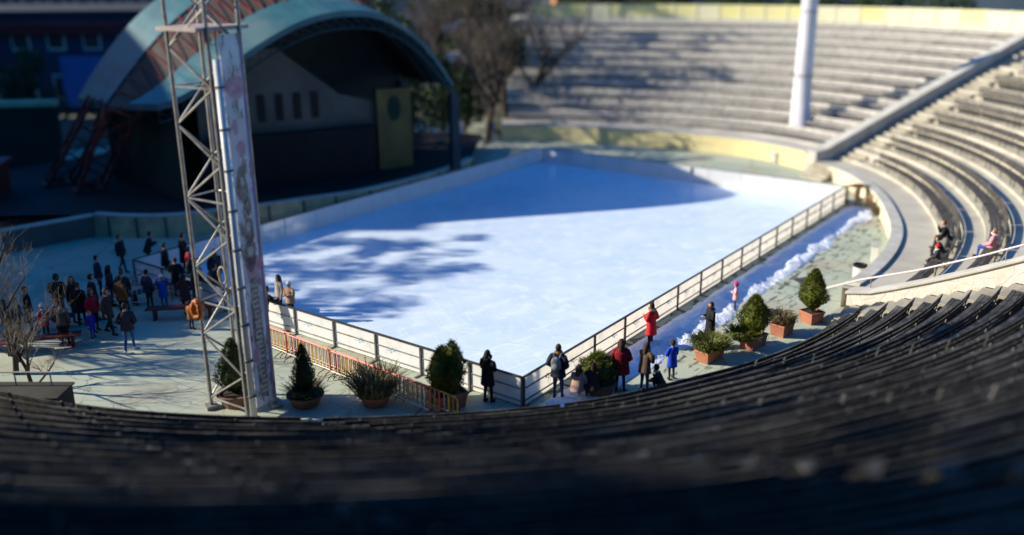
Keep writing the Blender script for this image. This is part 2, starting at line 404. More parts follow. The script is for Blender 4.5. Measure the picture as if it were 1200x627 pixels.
def rink_side(a, b, n, label, mo='board', mi='boardin', skip=(), marks=None, rails_out=True, z0=0.0):
    d = (b-a); L_ = d.length; d.normalize(); out = Vector((d.y,-d.x,0))
    if (a+out-ice_c).length < (a-out-ice_c).length: out = -out
    rz = math.atan2(d.y, d.x); HB = .96
    t = thing('rink_fence', label, 'fence', tuple(a.lerp(b,.5)), 0, 'boards round the ice rink', world=True)
    st = L_/n
    up = Vector((0,0,1))
    for i in range(n):
        if i in skip: continue
        c = a + d*(st*(i+.5))
        mb = MB(); mb.box((c.x, c.y, .03+HB/2), (st-.02, .03, HB-.03), rz)
        pn = mb.build('panel', [M[mo], M[mi]], t)
        for f in pn.data.polygons:
            if f.normal.dot(out) < -.8: f.material_index = 1
        if marks:
            mk = MB(); q = c + out*.018 + d*(-.25 if i % 2 else .3)
            s_ = .9 if marks == 'bluemark' else .7
            for (dx, dz, w_, h_, an) in ((0,.60,.20,.05,.5),(.10,.57,.16,.05,-.6),(-.12,.54,.10,.09,.2),(.22,.50,.20,.025,0),(.03,.47,.10,.05,.9)):
                cc = q + d*dx*s_ + up*dz
                Mx = Matrix.Rotation(rz,3,'Z') @ Matrix.Rotation(an,3,'Y')
                mk.box(tuple(cc), (w_*s_, .004, h_*s_), mat=Mx)
            mk.build('emblem', M[marks], t).parent = pn
    ex = out*.045
    posts = [i for i in range(n+1) if not (i in skip and (i-1) in skip)]
    for i in posts:
        c = a + d*(st*i) + ex
        mb = MB(); mb.box((c.x, c.y, (HB+.02)/2), (.06, .06, HB+.02), rz)
        c2 = c + out*.14; mb.box((c2.x, c2.y, .02), (.08, .34, .03), rz)
        mb.build('post', M['steel'] if marks == 'bluemark' else M['darksteel'], t)
    spans = []; cur = None
    for i in range(n):
        if i in skip: cur = None; continue
        if cur is None: cur = [i, i+1]; spans.append(cur)
        else: cur[1] = i+1
    for s0, s1 in spans:
        p0, p1 = a+d*(st*s0+.002), a+d*(st*s1-.002); c = (p0+p1)/2; l = (p1-p0).length
        for z, w_, h_ in ((HB+.03,.07,.042),(.60,.03,.034),(.20,.03,.034)):
            cc = c + (out*.034 if z > .9 else out*.032)
            mb = MB(); mb.box((cc.x, cc.y, z), (l, w_, h_), rz)
            mb.build('rail', M['galv'] if (marks == 'bluemark' and z < .9) else M['darksteel'], t)
    return t
rink_side(RA, RB, 10, 'plain white board fence along the far end of the ice, seams dark', marks=None)
rink_side(RC, RB, 15, 'long cream-lit board fence with dark rails beside the strip of snow', mo='boardthin', mi='boardthinin', marks='darkmark')
rink_side(RC, RD, 10, 'sunlit white board fence with pale blue emblems behind red crowd barriers', marks='bluemark', skip=(6,))
rink_side(RD, RA, 15, 'shaded white board fence with rails along the stage side of the ice', marks=None)
# small black notice on the far boards
d = (RB-RA).normalized(); p = RA.lerp(RB,.545) + Vector((-d.y*-1,-d.x,0))*.0
nrm = Vector((-d.y,d.x,0)); nrm = -nrm if (p-nrm-ice_c).length < (p+nrm-ice_c).length else nrm
mb = MB(); q = p+nrm*.03; mb.box((q.x,q.y,.72), (.14,.03,.34), math.atan2(d.y,d.x)); mb.box((q.x,q.y,.93), (.07,.05,.06), math.atan2(d.y,d.x))
o = mb.build('notice_plate', M['black'], origin=(q.x,q.y,.72)); tag(o, 'small black plate hanging on the far white rink boards', 'plate')

# snow along the right boards
def noise2(x, y, s=0):
    return (sin(x*1.7+s)*cos(y*2.3-s*.7)+.5*sin(x*4.1+y*3.3+s*2)+.3*sin(x*9.3-y*7.1+s))/1.8
mb = MB(); d = (RB-RC).normalized(); out = Vector((d.y,-d.x,0))
from mathutils import noise as mn
nL, nW = 380, 26; rows = []
for i in range(nL+1):
    t = -.5 + 30.3*i/nL
    wd = 1.78 + .50*mn.noise(Vector((t*.45,3.1,0)))
    if t < 7: wd *= .78+.22*max(t,0)/7
    end = max(0, min(1, (30.0-t)/1.2, (t+.7)/1.2))
    r = []
    for j in range(nW+1):
        u = j/nW; p = RC + d*t + out*(.22 + wd*u)
        q = Vector((t, wd*u, 0))
        body = max(0, 1-abs(2*u-1.06)**2.2)
        h = body*(.185 + .12*mn.noise(q*.9) + .06*mn.noise(q*2.7+Vector((5,1,2))) + .035*mn.noise(q*6.5) + .030*mn.noise(q*14)) - .035 + .03*mn.noise(q*3.7+Vector((1,9,4)))
        h = h*end - .03*(1-end)
        r.append((p.x, p.y, max(-.03, h) if 0 < j < nW else -.03))
    rows.append(r)
mb.sweep(rows, closed=False); o = mb.build('snow', M['snow'], smooth=True); o['kind'] = 'stuff'; o['label'] = 'shovelled snow heaped along the boards in shade'; o['category'] = 'snow'
# thin leaf litter where the snow ends
random.seed(3)
mb = MB()
for i in range(260):
    t = random.uniform(1,29); u = .25+abs(random.gauss(0,.9)); 
    if u < 1.9 and random.random() < .6: u += 1.6
    p = RC + d*t + out*u; a = random.uniform(0,6.3); s_ = random.uniform(.02,.055)
    zz = .012 if u > 2 else .012
    mb.poly([(p.x+cos(a)*s_*1.6, p.y+sin(a)*s_*1.6, zz),(p.x-sin(a)*s_, p.y+cos(a)*s_, zz+.02),(p.x-cos(a)*s_*1.5, p.y-sin(a)*s_*1.5, zz),(p.x+sin(a)*s_, p.y-cos(a)*s_, zz+.01)])
o = mb.build('leaf_litter', M['brownwood'], fix=False); o['kind'] = 'stuff'; o['label'] = 'scattered brown leaves at the edge of the snow'; o['category'] = 'leaves'

# ------------------------------------------------------------------ walls of the amphitheatre
def ring_wall(sec, a, b, prof_w, name, label, mats):
    """wall with coping: prof_w = (thickness inwards, z top, coping overhang)"""
    th_, zt, ov = prof_w
    mid = P(sec, (a+b)/2, 0, 0)
    t = thing(name, label, 'wall', tuple(mid), world=True)
    mb = MB(); ths = samples(a, b, 1.5)
    mb.sweep([[P(sec,x,-.03,-.05),P(sec,x,th_,-.05),P(sec,x,th_,zt),P(sec,x,-.03,zt)] for x in ths]); mb.build('wall_face', mats[0], t)
    mb = MB(); mb.sweep([[P(sec,x,-.03-ov,zt+.003),P(sec,x,th_+.04,zt+.003),P(sec,x,th_+.04,zt+.09),P(sec,x,-.03-ov,zt+.09)] for x in ths]); mb.build('coping', mats[1], t, bevel=.015)
    return t
ring_wall('right', TH_S+1.5, TH_E-5.5, (.42,.82,.05), 'arena_wall', 'low curved cream wall with grey coping beside the green floor', (M['cream'], M['coping']))
ring_wall('far', TH_E+2.2, 88, (.35,1.14,.04), 'arena_wall', 'yellow cream curved wall at the foot of the far grey terraces', (M['yellow'], M['concfar']))

def radial(th, r, side=0.0, z=0.0):
    a = R(th); dx = Vector((cos(a), sin(a), 0)); n = Vector((-sin(a), cos(a), 0))
    p = O + dx*r + n*side; p.z = z; return p
def aisle_wall(th, r_a, r_b, ztop, zbase, label, face_m, cop_m, side0, side1, slope_cop=0.0):
    t = thing('aisle_wall', label, 'wall', tuple(radial(th, r_a, 0, 0)), world=True)
    mb = MB(); n = 24; rows = []
    for i in range(n+1):
        r = r_a+(r_b-r_a)*i/n; zt = ztop(r); zb = zbase(r)
        rows.append([radial(th,r,side0,zb),radial(th,r,side1,zb),radial(th,r,side1,zt),radial(th,r,side0,zt)])
    mb.sweep(rows); mb.build('wall_face', face_m, t)
    mb = MB(); rows = []
    for i in range(n+1):
        r = r_a-.06+(r_b-r_a)*i/n; zt = ztop(max(r,r_a))+.004
        rows.append([radial(th,r,side0-.07,zt),radial(th,r,side1+.07,zt),radial(th,r,side1+.07,zt+.10),radial(th,r,side0-.07,zt+.10-slope_cop)])
    mb.sweep(rows); mb.build('coping', cop_m, t, bevel=.012)
    return t
zS = lambda r: .70 + .405*max(0, r-20.1) + (.012*(r-20.1)**2 if r > 20.1 else 0)
aisle_wall(TH_S, 19.75, 42, lambda r: min(zS(r), 11), lambda r: -.05+.3*max(0,r-20.5), 'sloping stair wall of white rubble stone with a smooth grey top', M['rubble'], M['coping'], -.30, .25)
zE = lambda r: 1.30 + .352*max(0, r-23.2)
aisle_wall(TH_E, 22.7, 44.2, zE, lambda r: .0+.28*max(0,r-24), 'straight grey parapet climbing between the far and the right terraces', M['coping'], M['coping'], -.35, .35)
# pale hand rail over the rubble wall
t = thing('handrail', 'pinkish white handrail climbing along the rubble stair wall', 'railing', tuple(radial(TH_S,20.2,.12,zS(20.2)+.1)), world=True)
mb = MB(); mb.tube([radial(TH_S,18.6,.2,.50)]+[radial(TH_S,r,.16,zS(r)+.50) for r in (20,22,24,26,28,30,34)], .035, 8); mb.build('rail', mat('rail_paint',(.72,.58,.56),(.66,.55,.54),3,.4), t, smooth=True)
for r in (18.6,20.4,22.6,24.8,27,29.2,31.4):
    z1 = zS(r)+.50 if r > 19.7 else .48
    z0 = zS(r)+.1 if r > 19.7 else 0
    mb = MB(); mb.tube([radial(TH_S,r,.16,z0),radial(TH_S,r,.16,z1)], .022, 8); mb.build('post', M['galv'], t)
# stair half steps beside each aisle wall
def stairs(sec, th, s0, s1, rmin, label):
    s = SEC[sec]; mb = MB(); base = R0(sec, th); p3 = s['p']/3
    def blk(o0, o1, z0, z1):
        q = [radial(th, base+o0, s0), radial(th, base+o1, s0), radial(th, base+o1, s1), radial(th, base+o0, s1)]
        mb.sweep([[Vector((p.x,p.y,z0)) for p in q],[Vector((p.x,p.y,z1)) for p in q]])
    for k in range(s['n']):
        b = s['first']+k*s['p']-.45; z = s['z0']+k*s['dz']
        if sec == 'near':
            b = s['first']+k*s['p']-.12; h_ = s['p']/2
            blk(b-h_+.004, b+.02, z-s['dz']-.05, z-s['dz']/2); blk(b, b+h_+.01, z-.1, z+.008); continue
        for j in range(3): blk(b+j*p3, b+(j+1)*p3+(.02 if j < 2 else -.004), z-.1, z+(j+1)*s['dz']/3+.006+.002*(j == 2))
    z = s['z0']
    if sec != 'near':
        for i in range(4): blk(-.32*(4-i)-.02, -.003, -.05+.003*i, z*(i+1)/4-.004)
    o = mb.build('stairs', M['stair'], origin=tuple(radial(th, base, (s0+s1)/2, 0)), bevel=.012)
    o['label'] = label; o['category'] = 'stairs'; o['kind'] = 'structure'
stairs('near', TH_S, -2.0, -.42, 0, 'worn concrete steps beside the rubble wall')
stairs('right', TH_E, -2.3, -.42, 0, 'cream concrete steps under the straight parapet')
# concrete bollard blocks near the foot of the straight parapet
for (x, y, sx, label) in ((17.5,60.2,.55,'pale concrete block standing alone before the far yellow wall'),(18.6,58.9,.5,'pale concrete block nearest the foot of the stairs'),):
    mb = MB(); mb.box((x,y,.36),(sx,sx,.72),.5); o = mb.build('concrete_block', M['coping'], origin=(x,y,0), bevel=.03); tag(o, label, 'block', 'concrete blocks by the stairs')

# ------------------------------------------------------------------ benches
def ordn(i): return ['first','second','third','fourth','fifth','sixth','seventh','eighth','ninth','tenth','eleventh','twelfth','thirteenth','fourteenth','fifteenth','sixteenth','seventeenth','eighteenth','nineteenth','twentieth','twenty-first','twenty-second','twenty-third','twenty-fourth','twenty-fifth'][i]
nb = 0
def bench(sec, k, ta, tb, label, wood):
    s = SEC[sec]; b = s['first']+k*s['p']; z = s['z0']+k*s['dz']+s['pl']
    ths = [ta+(tb-ta)*i/7 for i in range(8)]
    base = P(sec, (ta+tb)/2, b+.25, z)
    t = thing('bench', label, 'bench', tuple(base), 0, {'near':'benches of the dark near stand','right':'benches of the sunlit right terraces','far':'benches of the far terraces'}[sec], world=True)
    jit = random.uniform(-.012,.012)
    mb = MB()
    for j in range(3):
        o0 = b+.02+j*.155
        mb.sweep([[P(sec,x,o0,z+.34+jit),P(sec,x,o0+.135,z+.34+jit),P(sec,x,o0+.135,z+.385+jit),P(sec,x,o0,z+.385+jit)] for x in ths])
    mb.build('seat', wood, t)
    mb = MB()
    for z0, o0 in ((.50,.515),(.67,.55)):
        mb.sweep([[P(sec,x,b+o0,z+z0+jit),P(sec,x,b+o0+.035,z+z0+jit),P(sec,x,b+o0+.065,z+z0+.13+jit),P(sec,x,b+o0+.03,z+z0+.13+jit)] for x in ths])
    mb.build('backrest', wood, t)
    n = 4 if sec == 'near' else 3
    for i in range(n):
        x = ta+(tb-ta)*(.06+.88*i/(n-1)); a = R(x)
        rz = a
        mb = MB()
        q = P(sec,x,b+.07,z+.17); mb.box(tuple(q),(.05,.05,.34),rz)
        q = P(sec,x,b+.25,z+.315); mb.box(tuple(q),(.46,.05,.05),rz)
        p0, p1 = P(sec,x,b+.50,z), P(sec,x,b+.61,z+.83)
        mb.tube([p0,P(sec,x,b+.51,z+.36),p1],.028,4)
        mb.build('support', M['castiron'], t)
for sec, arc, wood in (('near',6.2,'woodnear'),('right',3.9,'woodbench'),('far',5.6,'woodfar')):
    s = SEC[sec]
    for k in range(s['n']):
        b = s['first']+k*s['p']
        lo, hi = s['a'], s['b']
        rr = R0(sec, (lo+hi)/2)+b
        if sec == 'near': seq_end, sgn = hi - math.degrees(2.15/(R0(sec,hi)+b)), -1
        elif sec == 'right': seq_end, sgn = lo + math.degrees(.55/(R0(sec,lo)+b)), 1
        else: seq_end, sgn = lo + math.degrees(.55/(R0(sec,lo)+b)), 1
        x = seq_end; i = 0
        stop = {'near': lo, 'right': hi - math.degrees(2.5/(R0(sec,hi)+b)), 'far': hi-1}[sec]
        while (x-stop)*sgn < -1e-3:
            r_ = R0(sec, x)+b
            y = x + sgn*math.degrees(arc/r_)
            if (y-stop)*sgn > 0:
                y = stop
                if abs(y-x)*R(1)*r_ < 1.2: break
            g = math.degrees(.10/r_)
            ta, tb = sorted((x+sgn*g, y))
            pts = [P(sec, q, b+.3, s['z0']+k*s['dz']+.6) for q in (ta, (ta+tb)/2, tb)]
            if any(inframe(q, 25) for q in pts) and i < 15:
                lb = {'near': 'dark slatted bench, %s from the rubble wall, %s row of the shaded near stand',
                      'right': 'weathered slatted bench, %s from the rubble wall, %s row of the sunlit right terraces',
                      'far': 'grey slatted bench, %s from the straight parapet, %s row of the far terraces'}[sec] % (ordn(i), ordn(k))
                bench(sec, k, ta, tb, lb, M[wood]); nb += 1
            # narrow cross aisle in the near stand
            x = y; i += 1
            if sec == 'near' and i in (3, 6): x += sgn*math.degrees(.45/r_)
print('benches', nb, flush=True)
#PART2
# ------------------------------------------------------------------ flood-light pole
t = thing('floodlight_pole', 'thick white concrete floodlight pole standing on the far terraces', 'pole', (19.9,63.6,1.5), world=True)
mb = MB(); mb.lathe((19.9,63.6,1.2), [(.80,0),(.78,.35),(.66,.36),(.60,4),(.52,10),(.46,16)], 20); mb.build('shaft', M['pole'], t, smooth=True)
mb = MB()
for z in (5.2,9.4,13.5): mb.lathe((19.9,63.6,z), [(.62-.014*z+.06,0),(.62-.014*z+.06,.12)], 20)
mb.build('band', M['galv'], t)
mb = MB(); mb.box((19.9,63.6,17.3), (3.2,.15,.12)); mb.box((19.9,63.6,18.1), (3.2,.15,.12))
for i in range(4): mb.box((18.7+.8*i,63.45,17.7), (.55,.3,.5))
mb.build('lamp_rack', M['galv'], t)

# ------------------------------------------------------------------ lattice tower with banner
TM = Vector((-7.72,24.22,0)); u1 = Vector((-.845,.535,0)); u2 = Vector((.535,.845,0)); TW = 1.55; TD = 1.08
t = thing('lattice_tower', 'tall grey lattice lighting tower with a printed banner on one face', 'tower', tuple(TM+u1*TW/2+u2*TD/2), world=True)
HT = 17.0
legs = [TM, TM+u1*TW, TM+u1*TW+u2*TD, TM+u2*TD]
for p in legs:
    mb = MB(); mb.tube([p, p+Vector((0,0,HT))], .06, 8); mb.box((p.x,p.y,.06), (.34,.34,.12), .56); mb.build('leg', M['galv'], t)
faces = [(0,1),(1,2),(2,3),(3,0)]
ST = 1.02
for fi, (a, b) in enumerate(faces):
    pa, pb = legs[a], legs[b]; mb = MB(); z = .35; k = 0
    while z+ST < HT:
        q0, q1 = (pa, pb) if (k+fi) % 2 else (pb, pa)
        mb.tube([q0+Vector((0,0,z)), q1+Vector((0,0,z+ST))], .032, 5)
        mb.tube([pa+Vector((0,0,z)), pb+Vector((0,0,z))] if k % 3 == 0 else [q1+Vector((0,0,z+ST)), q1.lerp(q0,.5)+Vector((0,0,z+ST/2))], .028, 5)
        z += ST; k += 1
    mb.build('bracing', M['galv'], t)
mb = MB()
PG = mat('pinkish_grating',(.45,.36,.34),(.36,.30,.28),3,.7)
for z in (11.05, 12.9):
    c = TM+u1*TW/2+u2*TD/2
    mb = MB(); mb.box((c.x,c.y,z), (1.75,1.55,.10), math.atan2(u2.y,u2.x)); mb.build('platform', PG, t)
# ladder inside
mb = MB()
c0 = TM+u1*.5+u2*.7; c1 = TM+u1*.9+u2*.7
for c in (c0,c1): mb.tube([c+Vector((0,0,.2)), c+Vector((0,0,11))], .02, 5)
for i in range(36): mb.tube([c0+Vector((0,0,.4+.3*i)), c1+Vector((0,0,.4+.3*i))], .014, 4)
mb.build('ladder', M['steel'], t)
# white pipe
mb = MB(); n2 = -u1; p = TM+u2*.09+n2*.16; mb.tube([p+Vector((0,0,.1)), p+Vector((0,0,10.3))], .10, 10); mb.build('pipe', M['pipe'], t, smooth=True)
for i in range(9): mb = MB(); mb.box((p.x,p.y,.8+i*1.1), (.24,.24,.05), .56); mb.build('pipe_clamp', M['steel'], t)
# banner
def banner_mat():
    m = mat('printed_banner', (.80,.76,.77), (.62,.57,.60), 1.1, .65, lo=.4, hi=.6, c3=(.72,.55,.62), s3=.8)
    nt = m.node_tree; N = nt.nodes; L = nt.links; b = N['Principled BSDF']
    g = N.new('ShaderNodeNewGeometry'); mp = N.new('ShaderNodeMapping'); mp.inputs['Scale'].default_value = (2.2,2.2,.8)
    L.new(g.outputs['Position'], mp.inputs[0])
    n = N.new('ShaderNodeTexNoise'); n.inputs['Scale'].default_value = 2.2; n.inputs['Detail'].default_value = 8; n.inputs['Roughness'].default_value = .7
    L.new(mp.outputs[0], n.inputs['Vector'])
    r = N.new('ShaderNodeMapRange'); r.inputs[1].default_value = .52; r.inputs[2].default_value = .60; L.new(n.outputs['Fac'], r.inputs[0])
    old = b.inputs['Base Color'].links[0].from_socket
    mx = N.new('ShaderNodeMix'); mx.data_type = 'RGBA'; mx.inputs[7].default_value = (.30,.22,.20,1)
    L.new(r.outputs[0], mx.inputs[0]); L.new(old, mx.inputs[6]); L.new(mx.outputs[2], b.inputs['Base Color'])
    return m
off = n2*.10
b0, b1 = TM+u2*.27+off, TM+u2*(TD-.10)+off
mb = MB(); c = (b0+b1)/2; rz = math.atan2(u2.y,u2.x); bw = (b1-b0).length
mb.box((c.x,c.y,5.6), (bw,.03,10.6), rz); bn = mb.build('banner', banner_mat(), t)
random.seed(5)
def ban_pt(u, z, d=.02): return b0 + u2*(u*bw) + n2*d + Vector((0,0,z))
def blob(u, z, ru, rz_, m, name, d=.0185):
    mb = MB(); n = 18; ph = random.uniform(0,6)
    mb.poly([tuple(ban_pt(u+ru/bw*cos(2*pi*i/n)*(1+.18*sin(3*2*pi*i/n+ph)), z+rz_*sin(2*pi*i/n)*(1+.12*sin(2*2*pi*i/n+ph)), d)) for i in range(n)])
    o = mb.build(name, m, t, fix=False); o.parent = bn; return o
brn = mat('print_brown',(.22,.13,.10),(.42,.33,.29),6,.7); pnk = mat('print_pink',(.58,.24,.28),(.62,.42,.46),6,.7); pur = mat('print_purple',(.30,.16,.36),(.38,.26,.44),2,.7); pal = mat('print_pale',(.62,.56,.48),(.5,.44,.38),5,.7)
for u, z, a, b_ in ((.40,6.9,.20,.50),(.58,6.3,.14,.26),(.52,5.6,.20,.34),(.45,4.9,.24,.45),(.6,7.4,.10,.2)): blob(u,z,a,b_,brn,'printed_portrait')
for u, z, a, b_ in ((.50,5.72,.08,.13),(.47,5.0,.10,.15),(.42,7.0,.07,.13)): blob(u,z,a,b_,pal,'printed_face',.022)
for u, z, a, b_ in ((.55,9.5,.30,.30),(.35,8.5,.10,.2),(.55,7.9,.16,.2),(.55,4.55,.30,.35),(.30,1.9,.16,.25)): blob(u,z,a,b_,pnk,'printed_spot')
mb = MB(); mb.poly([tuple(ban_pt(u_,z_,.0178)) for u_,z_ in ((.26,.6),(.70,.5),(.76,2.2),(.66,4.4),(.40,4.6),(.22,3.2))]); o = mb.build('printed_ground', brn, t, fix=False); o.parent = bn
mb = MB(); mb.poly([tuple(ban_pt(.90,.35,.0183)),tuple(ban_pt(.997,.35,.0183)),tuple(ban_pt(.997,10.8,.0183)),tuple(ban_pt(.90,10.8,.0183))]); o = mb.build('printed_edge', pur, t, fix=False); o.parent = bn
mb = MB()
for i in range(22):
    z = .7+.155*i; x0 = .34+random.uniform(-.05,.05); x1 = .66+random.uniform(-.06,.06)
    mb.poly([tuple(ban_pt(x0,z,.024)),tuple(ban_pt(x1,z+random.uniform(-.03,.03),.024)),tuple(ban_pt(x1,z+.075,.024)),tuple(ban_pt(x0,z+.075,.024))])
    if i % 2: mb.poly([tuple(ban_pt(x0,z,.026)),tuple(ban_pt(x0+.08,z,.026)),tuple(ban_pt(x0+.08,z+.16,.026)),tuple(ban_pt(x0,z+.16,.026))])
o = mb.build('printed_strip', pal, t, fix=False); o.parent = bn

# ------------------------------------------------------------------ crowd barriers
def barrier(name, label, c, rz, mframe, mbar, group, L_=2.2, top=.88):
    t = thing(name, label, 'barrier', c, rz, group)
    mb = MB(); z0, z1, r_ = .17, top, .024; l = L_/2
    mb.tube([(-l,0,z0),(-l,0,z1-.08),(-l+.08,0,z1),(l-.08,0,z1),(l,0,z1-.08),(l,0,z0)], r_, 6)
    mb.build('frame', mframe, t)
    mb = MB(); mb.tube([(-l,0,z0),(l,0,z0)], r_*.9, 6)
    for i in range(1, 12): mb.tube([(-l+L_*i/12,0,z0),(-l+L_*i/12,0,z1)], .013, 4)
    mb.build('bars', mbar, t)
    for s_ in (-1,1):
        mb = MB(); x = s_*(l-.25)
        mb.tube([(x,-.36,.015),(x,-.30,.10),(x,0,z0),(x,.30,.10),(x,.36,.015)], .016, 5); mb.build('foot', M['darksteel'], t)
    return t
rzB = math.atan2(-4.04,4.86); dB = Vector((cos(rzB),sin(rzB),0)); nB = Vector((-sin(rzB),cos(rzB),0))
B0 = Vector((-9.3,30.15,0))
pos = ['behind the tower foot','next to the tower','before the small dark cone tree','behind the grass bowl','behind the leafy bush']
for row, (mf, mbr, cn) in enumerate(((M['rred'],M['rwhite'],'red and white crowd barrier'),(M['rred'],M['ryellow'],'red framed yellow crowd barrier'),(M['ryellow'],M['rwhite'],'yellow framed white crowd barrier'),(M['ryellow'],M['ryellow'],'yellow crowd barrier'))):
    for i in range(4):
        p = B0 + dB*(1.1+2.24*i+.25*row*(1 if i % 2 else .4)) + nB*(.14*row)
        if (p - RC).length < .9: continue
        where = ['front row','second row','third row','last row next to the boards'][row]
        barrier('crowd_barrier', '%s %s, %s' % (cn, pos[i], where), tuple(p), rzB+random.uniform(-.03,.03), mf, mbr, 'crowd barriers before the white boards', top=(.88,.82,.72,.64)[row])
for x, y, a, lb in ((-15.2,34.6,1.15,'tilted red and white crowd barrier standing among the crowd'),(-14.4,33.9,.1,'red and white crowd barrier near the corner of the boards'),(-2.9,63.2,.35,'red and white crowd barrier outside the far corner of the ice'),(-.9,63.9,.3,'grey crowd barrier by the far corner, beside the dark trees')):
    g = 'grey' in lb
    barrier('crowd_barrier', lb, (x,y,0), a, M['galv'] if g else M['rred'], M['galv'] if g else M['rwhite'], 'scattered crowd barriers')

# ------------------------------------------------------------------ stage and band shell
def spl(pts, n=6):
    out = []; k = len(pts)
    for i in range(k-1):
        p0, p1, p2, p3 = pts[max(i-1,0)], pts[i], pts[i+1], pts[min(i+2,k-1)]
        for j in range(n):
            u = j/n; u2_, u3 = u*u, u*u*u
            out.append(p0*(-.5*u3+u2_-.5*u)+p1*(1.5*u3-2.5*u2_+1)+p2*(-1.5*u3+2*u2_+.5*u)+p3*(.5*u3-.5*u2_))
    out.append(pts[-1]); return out
SW = spl([Vector(p+(0,)) for p in ((-20.55,43.95),(-18.6,43.55),(-16.39,43.64),(-12.80,45.36),(-10.4,46.9),(-8.09,48.34),(-5.29,51.59),(-3.4,54.6),(-2.32,57.2))])
t = thing('stage_wall', 'curved cream wall along the front of the dark stage', 'wall', (-12.8,45.36,0), world=True)
nrm = lambda i: (lambda d: Vector((-d.y,d.x,0)).normalized())(SW[min(i+1,len(SW)-1)]-SW[max(i-1,0)])
mb = MB(); mb.sweep([[p+Vector((0,0,-.05)), p+Vector((0,0,1.05)), p+nrm(i)*.35+Vector((0,0,1.05)), p+nrm(i)*.35+Vector((0,0,-.05))] for i, p in enumerate(SW)])
mb.build('wall_face', mat('stage_cream',(.55,.48,.28),(.42,.37,.24),1.2,.9,c3=(.30,.27,.2),s3=.6), t)
mb = MB(); mb.sweep([[p-nrm(i)*.05+Vector((0,0,1.053)), p-nrm(i)*.05+Vector((0,0,1.13)), p+nrm(i)*.42+Vector((0,0,1.13)), p+nrm(i)*.42+Vector((0,0,1.053))] for i, p in enumerate(SW)])
mb.build('coping', M['coping'], t)
mb = MB()
for i in range(3, len(SW)-1, 4):
    p = SW[i]-nrm(i)*.03; mb.box((p.x,p.y,.52), (.10,.06,1.04), math.atan2(nrm(i).y,nrm(i).x)+pi/2)
mb.build('joint', M['greywall'], t)
t = thing('side_wall', 'plain pale wall turning away from the left end of the stage', 'wall', (-22.2,42.6,0), world=True)
mb = MB(); a, b = Vector((-20.62,43.9,0)), Vector((-23.6,41.2,0)); d_ = (b-a).normalized(); mb.box(((a+b)/2)[:2]+(.50,), ((b-a).length,.3,1.05), math.atan2(d_.y,d_.x)); mb.build('wall_face', M['greywall'], t)
mb = MB(); mb.box(((a+b)/2)[:2]+(1.075,), ((b-a).length+.1,.4,.09), math.atan2(d_.y,d_.x)); mb.build('coping', M['coping'], t)
mb = MB()
back = [Vector((-2.0,66,0)),Vector((-9,68,0)),Vector((-24,64,0)),Vector((-31,54,0)),Vector((-27,44,0))]
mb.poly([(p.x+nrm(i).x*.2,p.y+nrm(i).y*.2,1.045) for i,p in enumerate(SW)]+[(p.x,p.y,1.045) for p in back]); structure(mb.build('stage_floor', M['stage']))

FL, FR = Vector((-17.3,45.6,0)), Vector((-3.3,54.0,0))
ax = Vector((-.50,.86,0)).normalized()      # into the depth of the shell
def arch(L_, R_, zl, zr, top, k, n=28, skew=0.0):
    out = []
    for i in range(n+1):
        u = i/n; p = L_.lerp(R_, u); z = zl+(zr-zl)*u
        uu = u**skew if skew else u
        hh = (1-abs(2*uu-1)**k)
        out.append(Vector((p.x,p.y,z+(top-(zl+zr)/2)*hh)))
    return out
t = thing('band_shell', 'large arched teal band shell over the dark stage with red lattice feet', 'band shell', (-11,53,1.05), world=True)
A0 = arch(FL, FR, 6.2, 6.1, 10.35, 2.2, skew=1.5)
A1 = arch(FL+ax*2.6+Vector((-.9,-.4,0)), FR+ax*2.6, 6.0, 6.2, 11.0, 2.2, skew=1.35)
A2 = arch(FL+ax*7.2+Vector((-1.6,-.2,0)), FR+ax*7.2, 5.4, 6.2, 11.9, 2.2, skew=1.1)
A3 = arch(FL+ax*10.6+Vector((-2.6,-.4,0)), FR+ax*9, 5.4, 6.2, 12.4, 2.1)
def ribbon(P0, P1, th_, name, m1, m2=None):
    mb = MB(); rows = []
    dn = Vector((0,0,-th_))
    for a, b in zip(P0, P1): rows.append([a, b, b+dn, a+dn])
    mb.sweep(rows); return mb.build(name, m1, t, smooth=False)
ribbon(A0, A1, .32, 'front_roof', M['teal'])
ribbon([p+Vector((0,0,-.18)) for p in A1], [p+Vector((0,0,-.18)) for p in A2], .2, 'middle_roof', M['brownlat'])
ribbon(A2, A3, .32, 'back_roof', M['teal'])
# dark lining and back wall under the roof
A2b = [p+ax*.3+Vector((0,0,-.4)) for p in A2]
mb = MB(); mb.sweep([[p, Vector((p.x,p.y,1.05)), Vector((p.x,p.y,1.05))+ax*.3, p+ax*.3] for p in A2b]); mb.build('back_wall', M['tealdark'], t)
mb = MB(); a_, b_ = A0[0]+Vector((.5,.9,0)), A2[0]+Vector((.9,.2,0)); dv = (b_-a_); L2_ = Vector((dv.x,dv.y,0)).length; an_ = math.atan2(dv.y,dv.x)
n_ = 16
for i in range(n_):
    z_ = 1.2+(5.0-1.2)*i/(n_-1)
    c_ = (a_+b_)/2; mb.box((c_.x,c_.y,z_), (L2_,.10,.235), an_)
mb.build('slatted_side', M['greenwall'], t)
# lattice ribs along the roof edges
for AA, nm in ((A0,'front'),(A1,'mid'),(A2,'back')):
    mb = MB(); lo = [p+Vector((0,0,-.9)) for p in AA]
    mb.tube(lo, .06, 5)
    for i in range(len(AA)-1):
        mb.tube([AA[i]+Vector((0,0,-.33)), lo[i+1]], .035, 4); mb.tube([lo[i], AA[i]+Vector((0,0,-.33))], .035, 4)
    mb.build('rib', M['tealdark'], t)
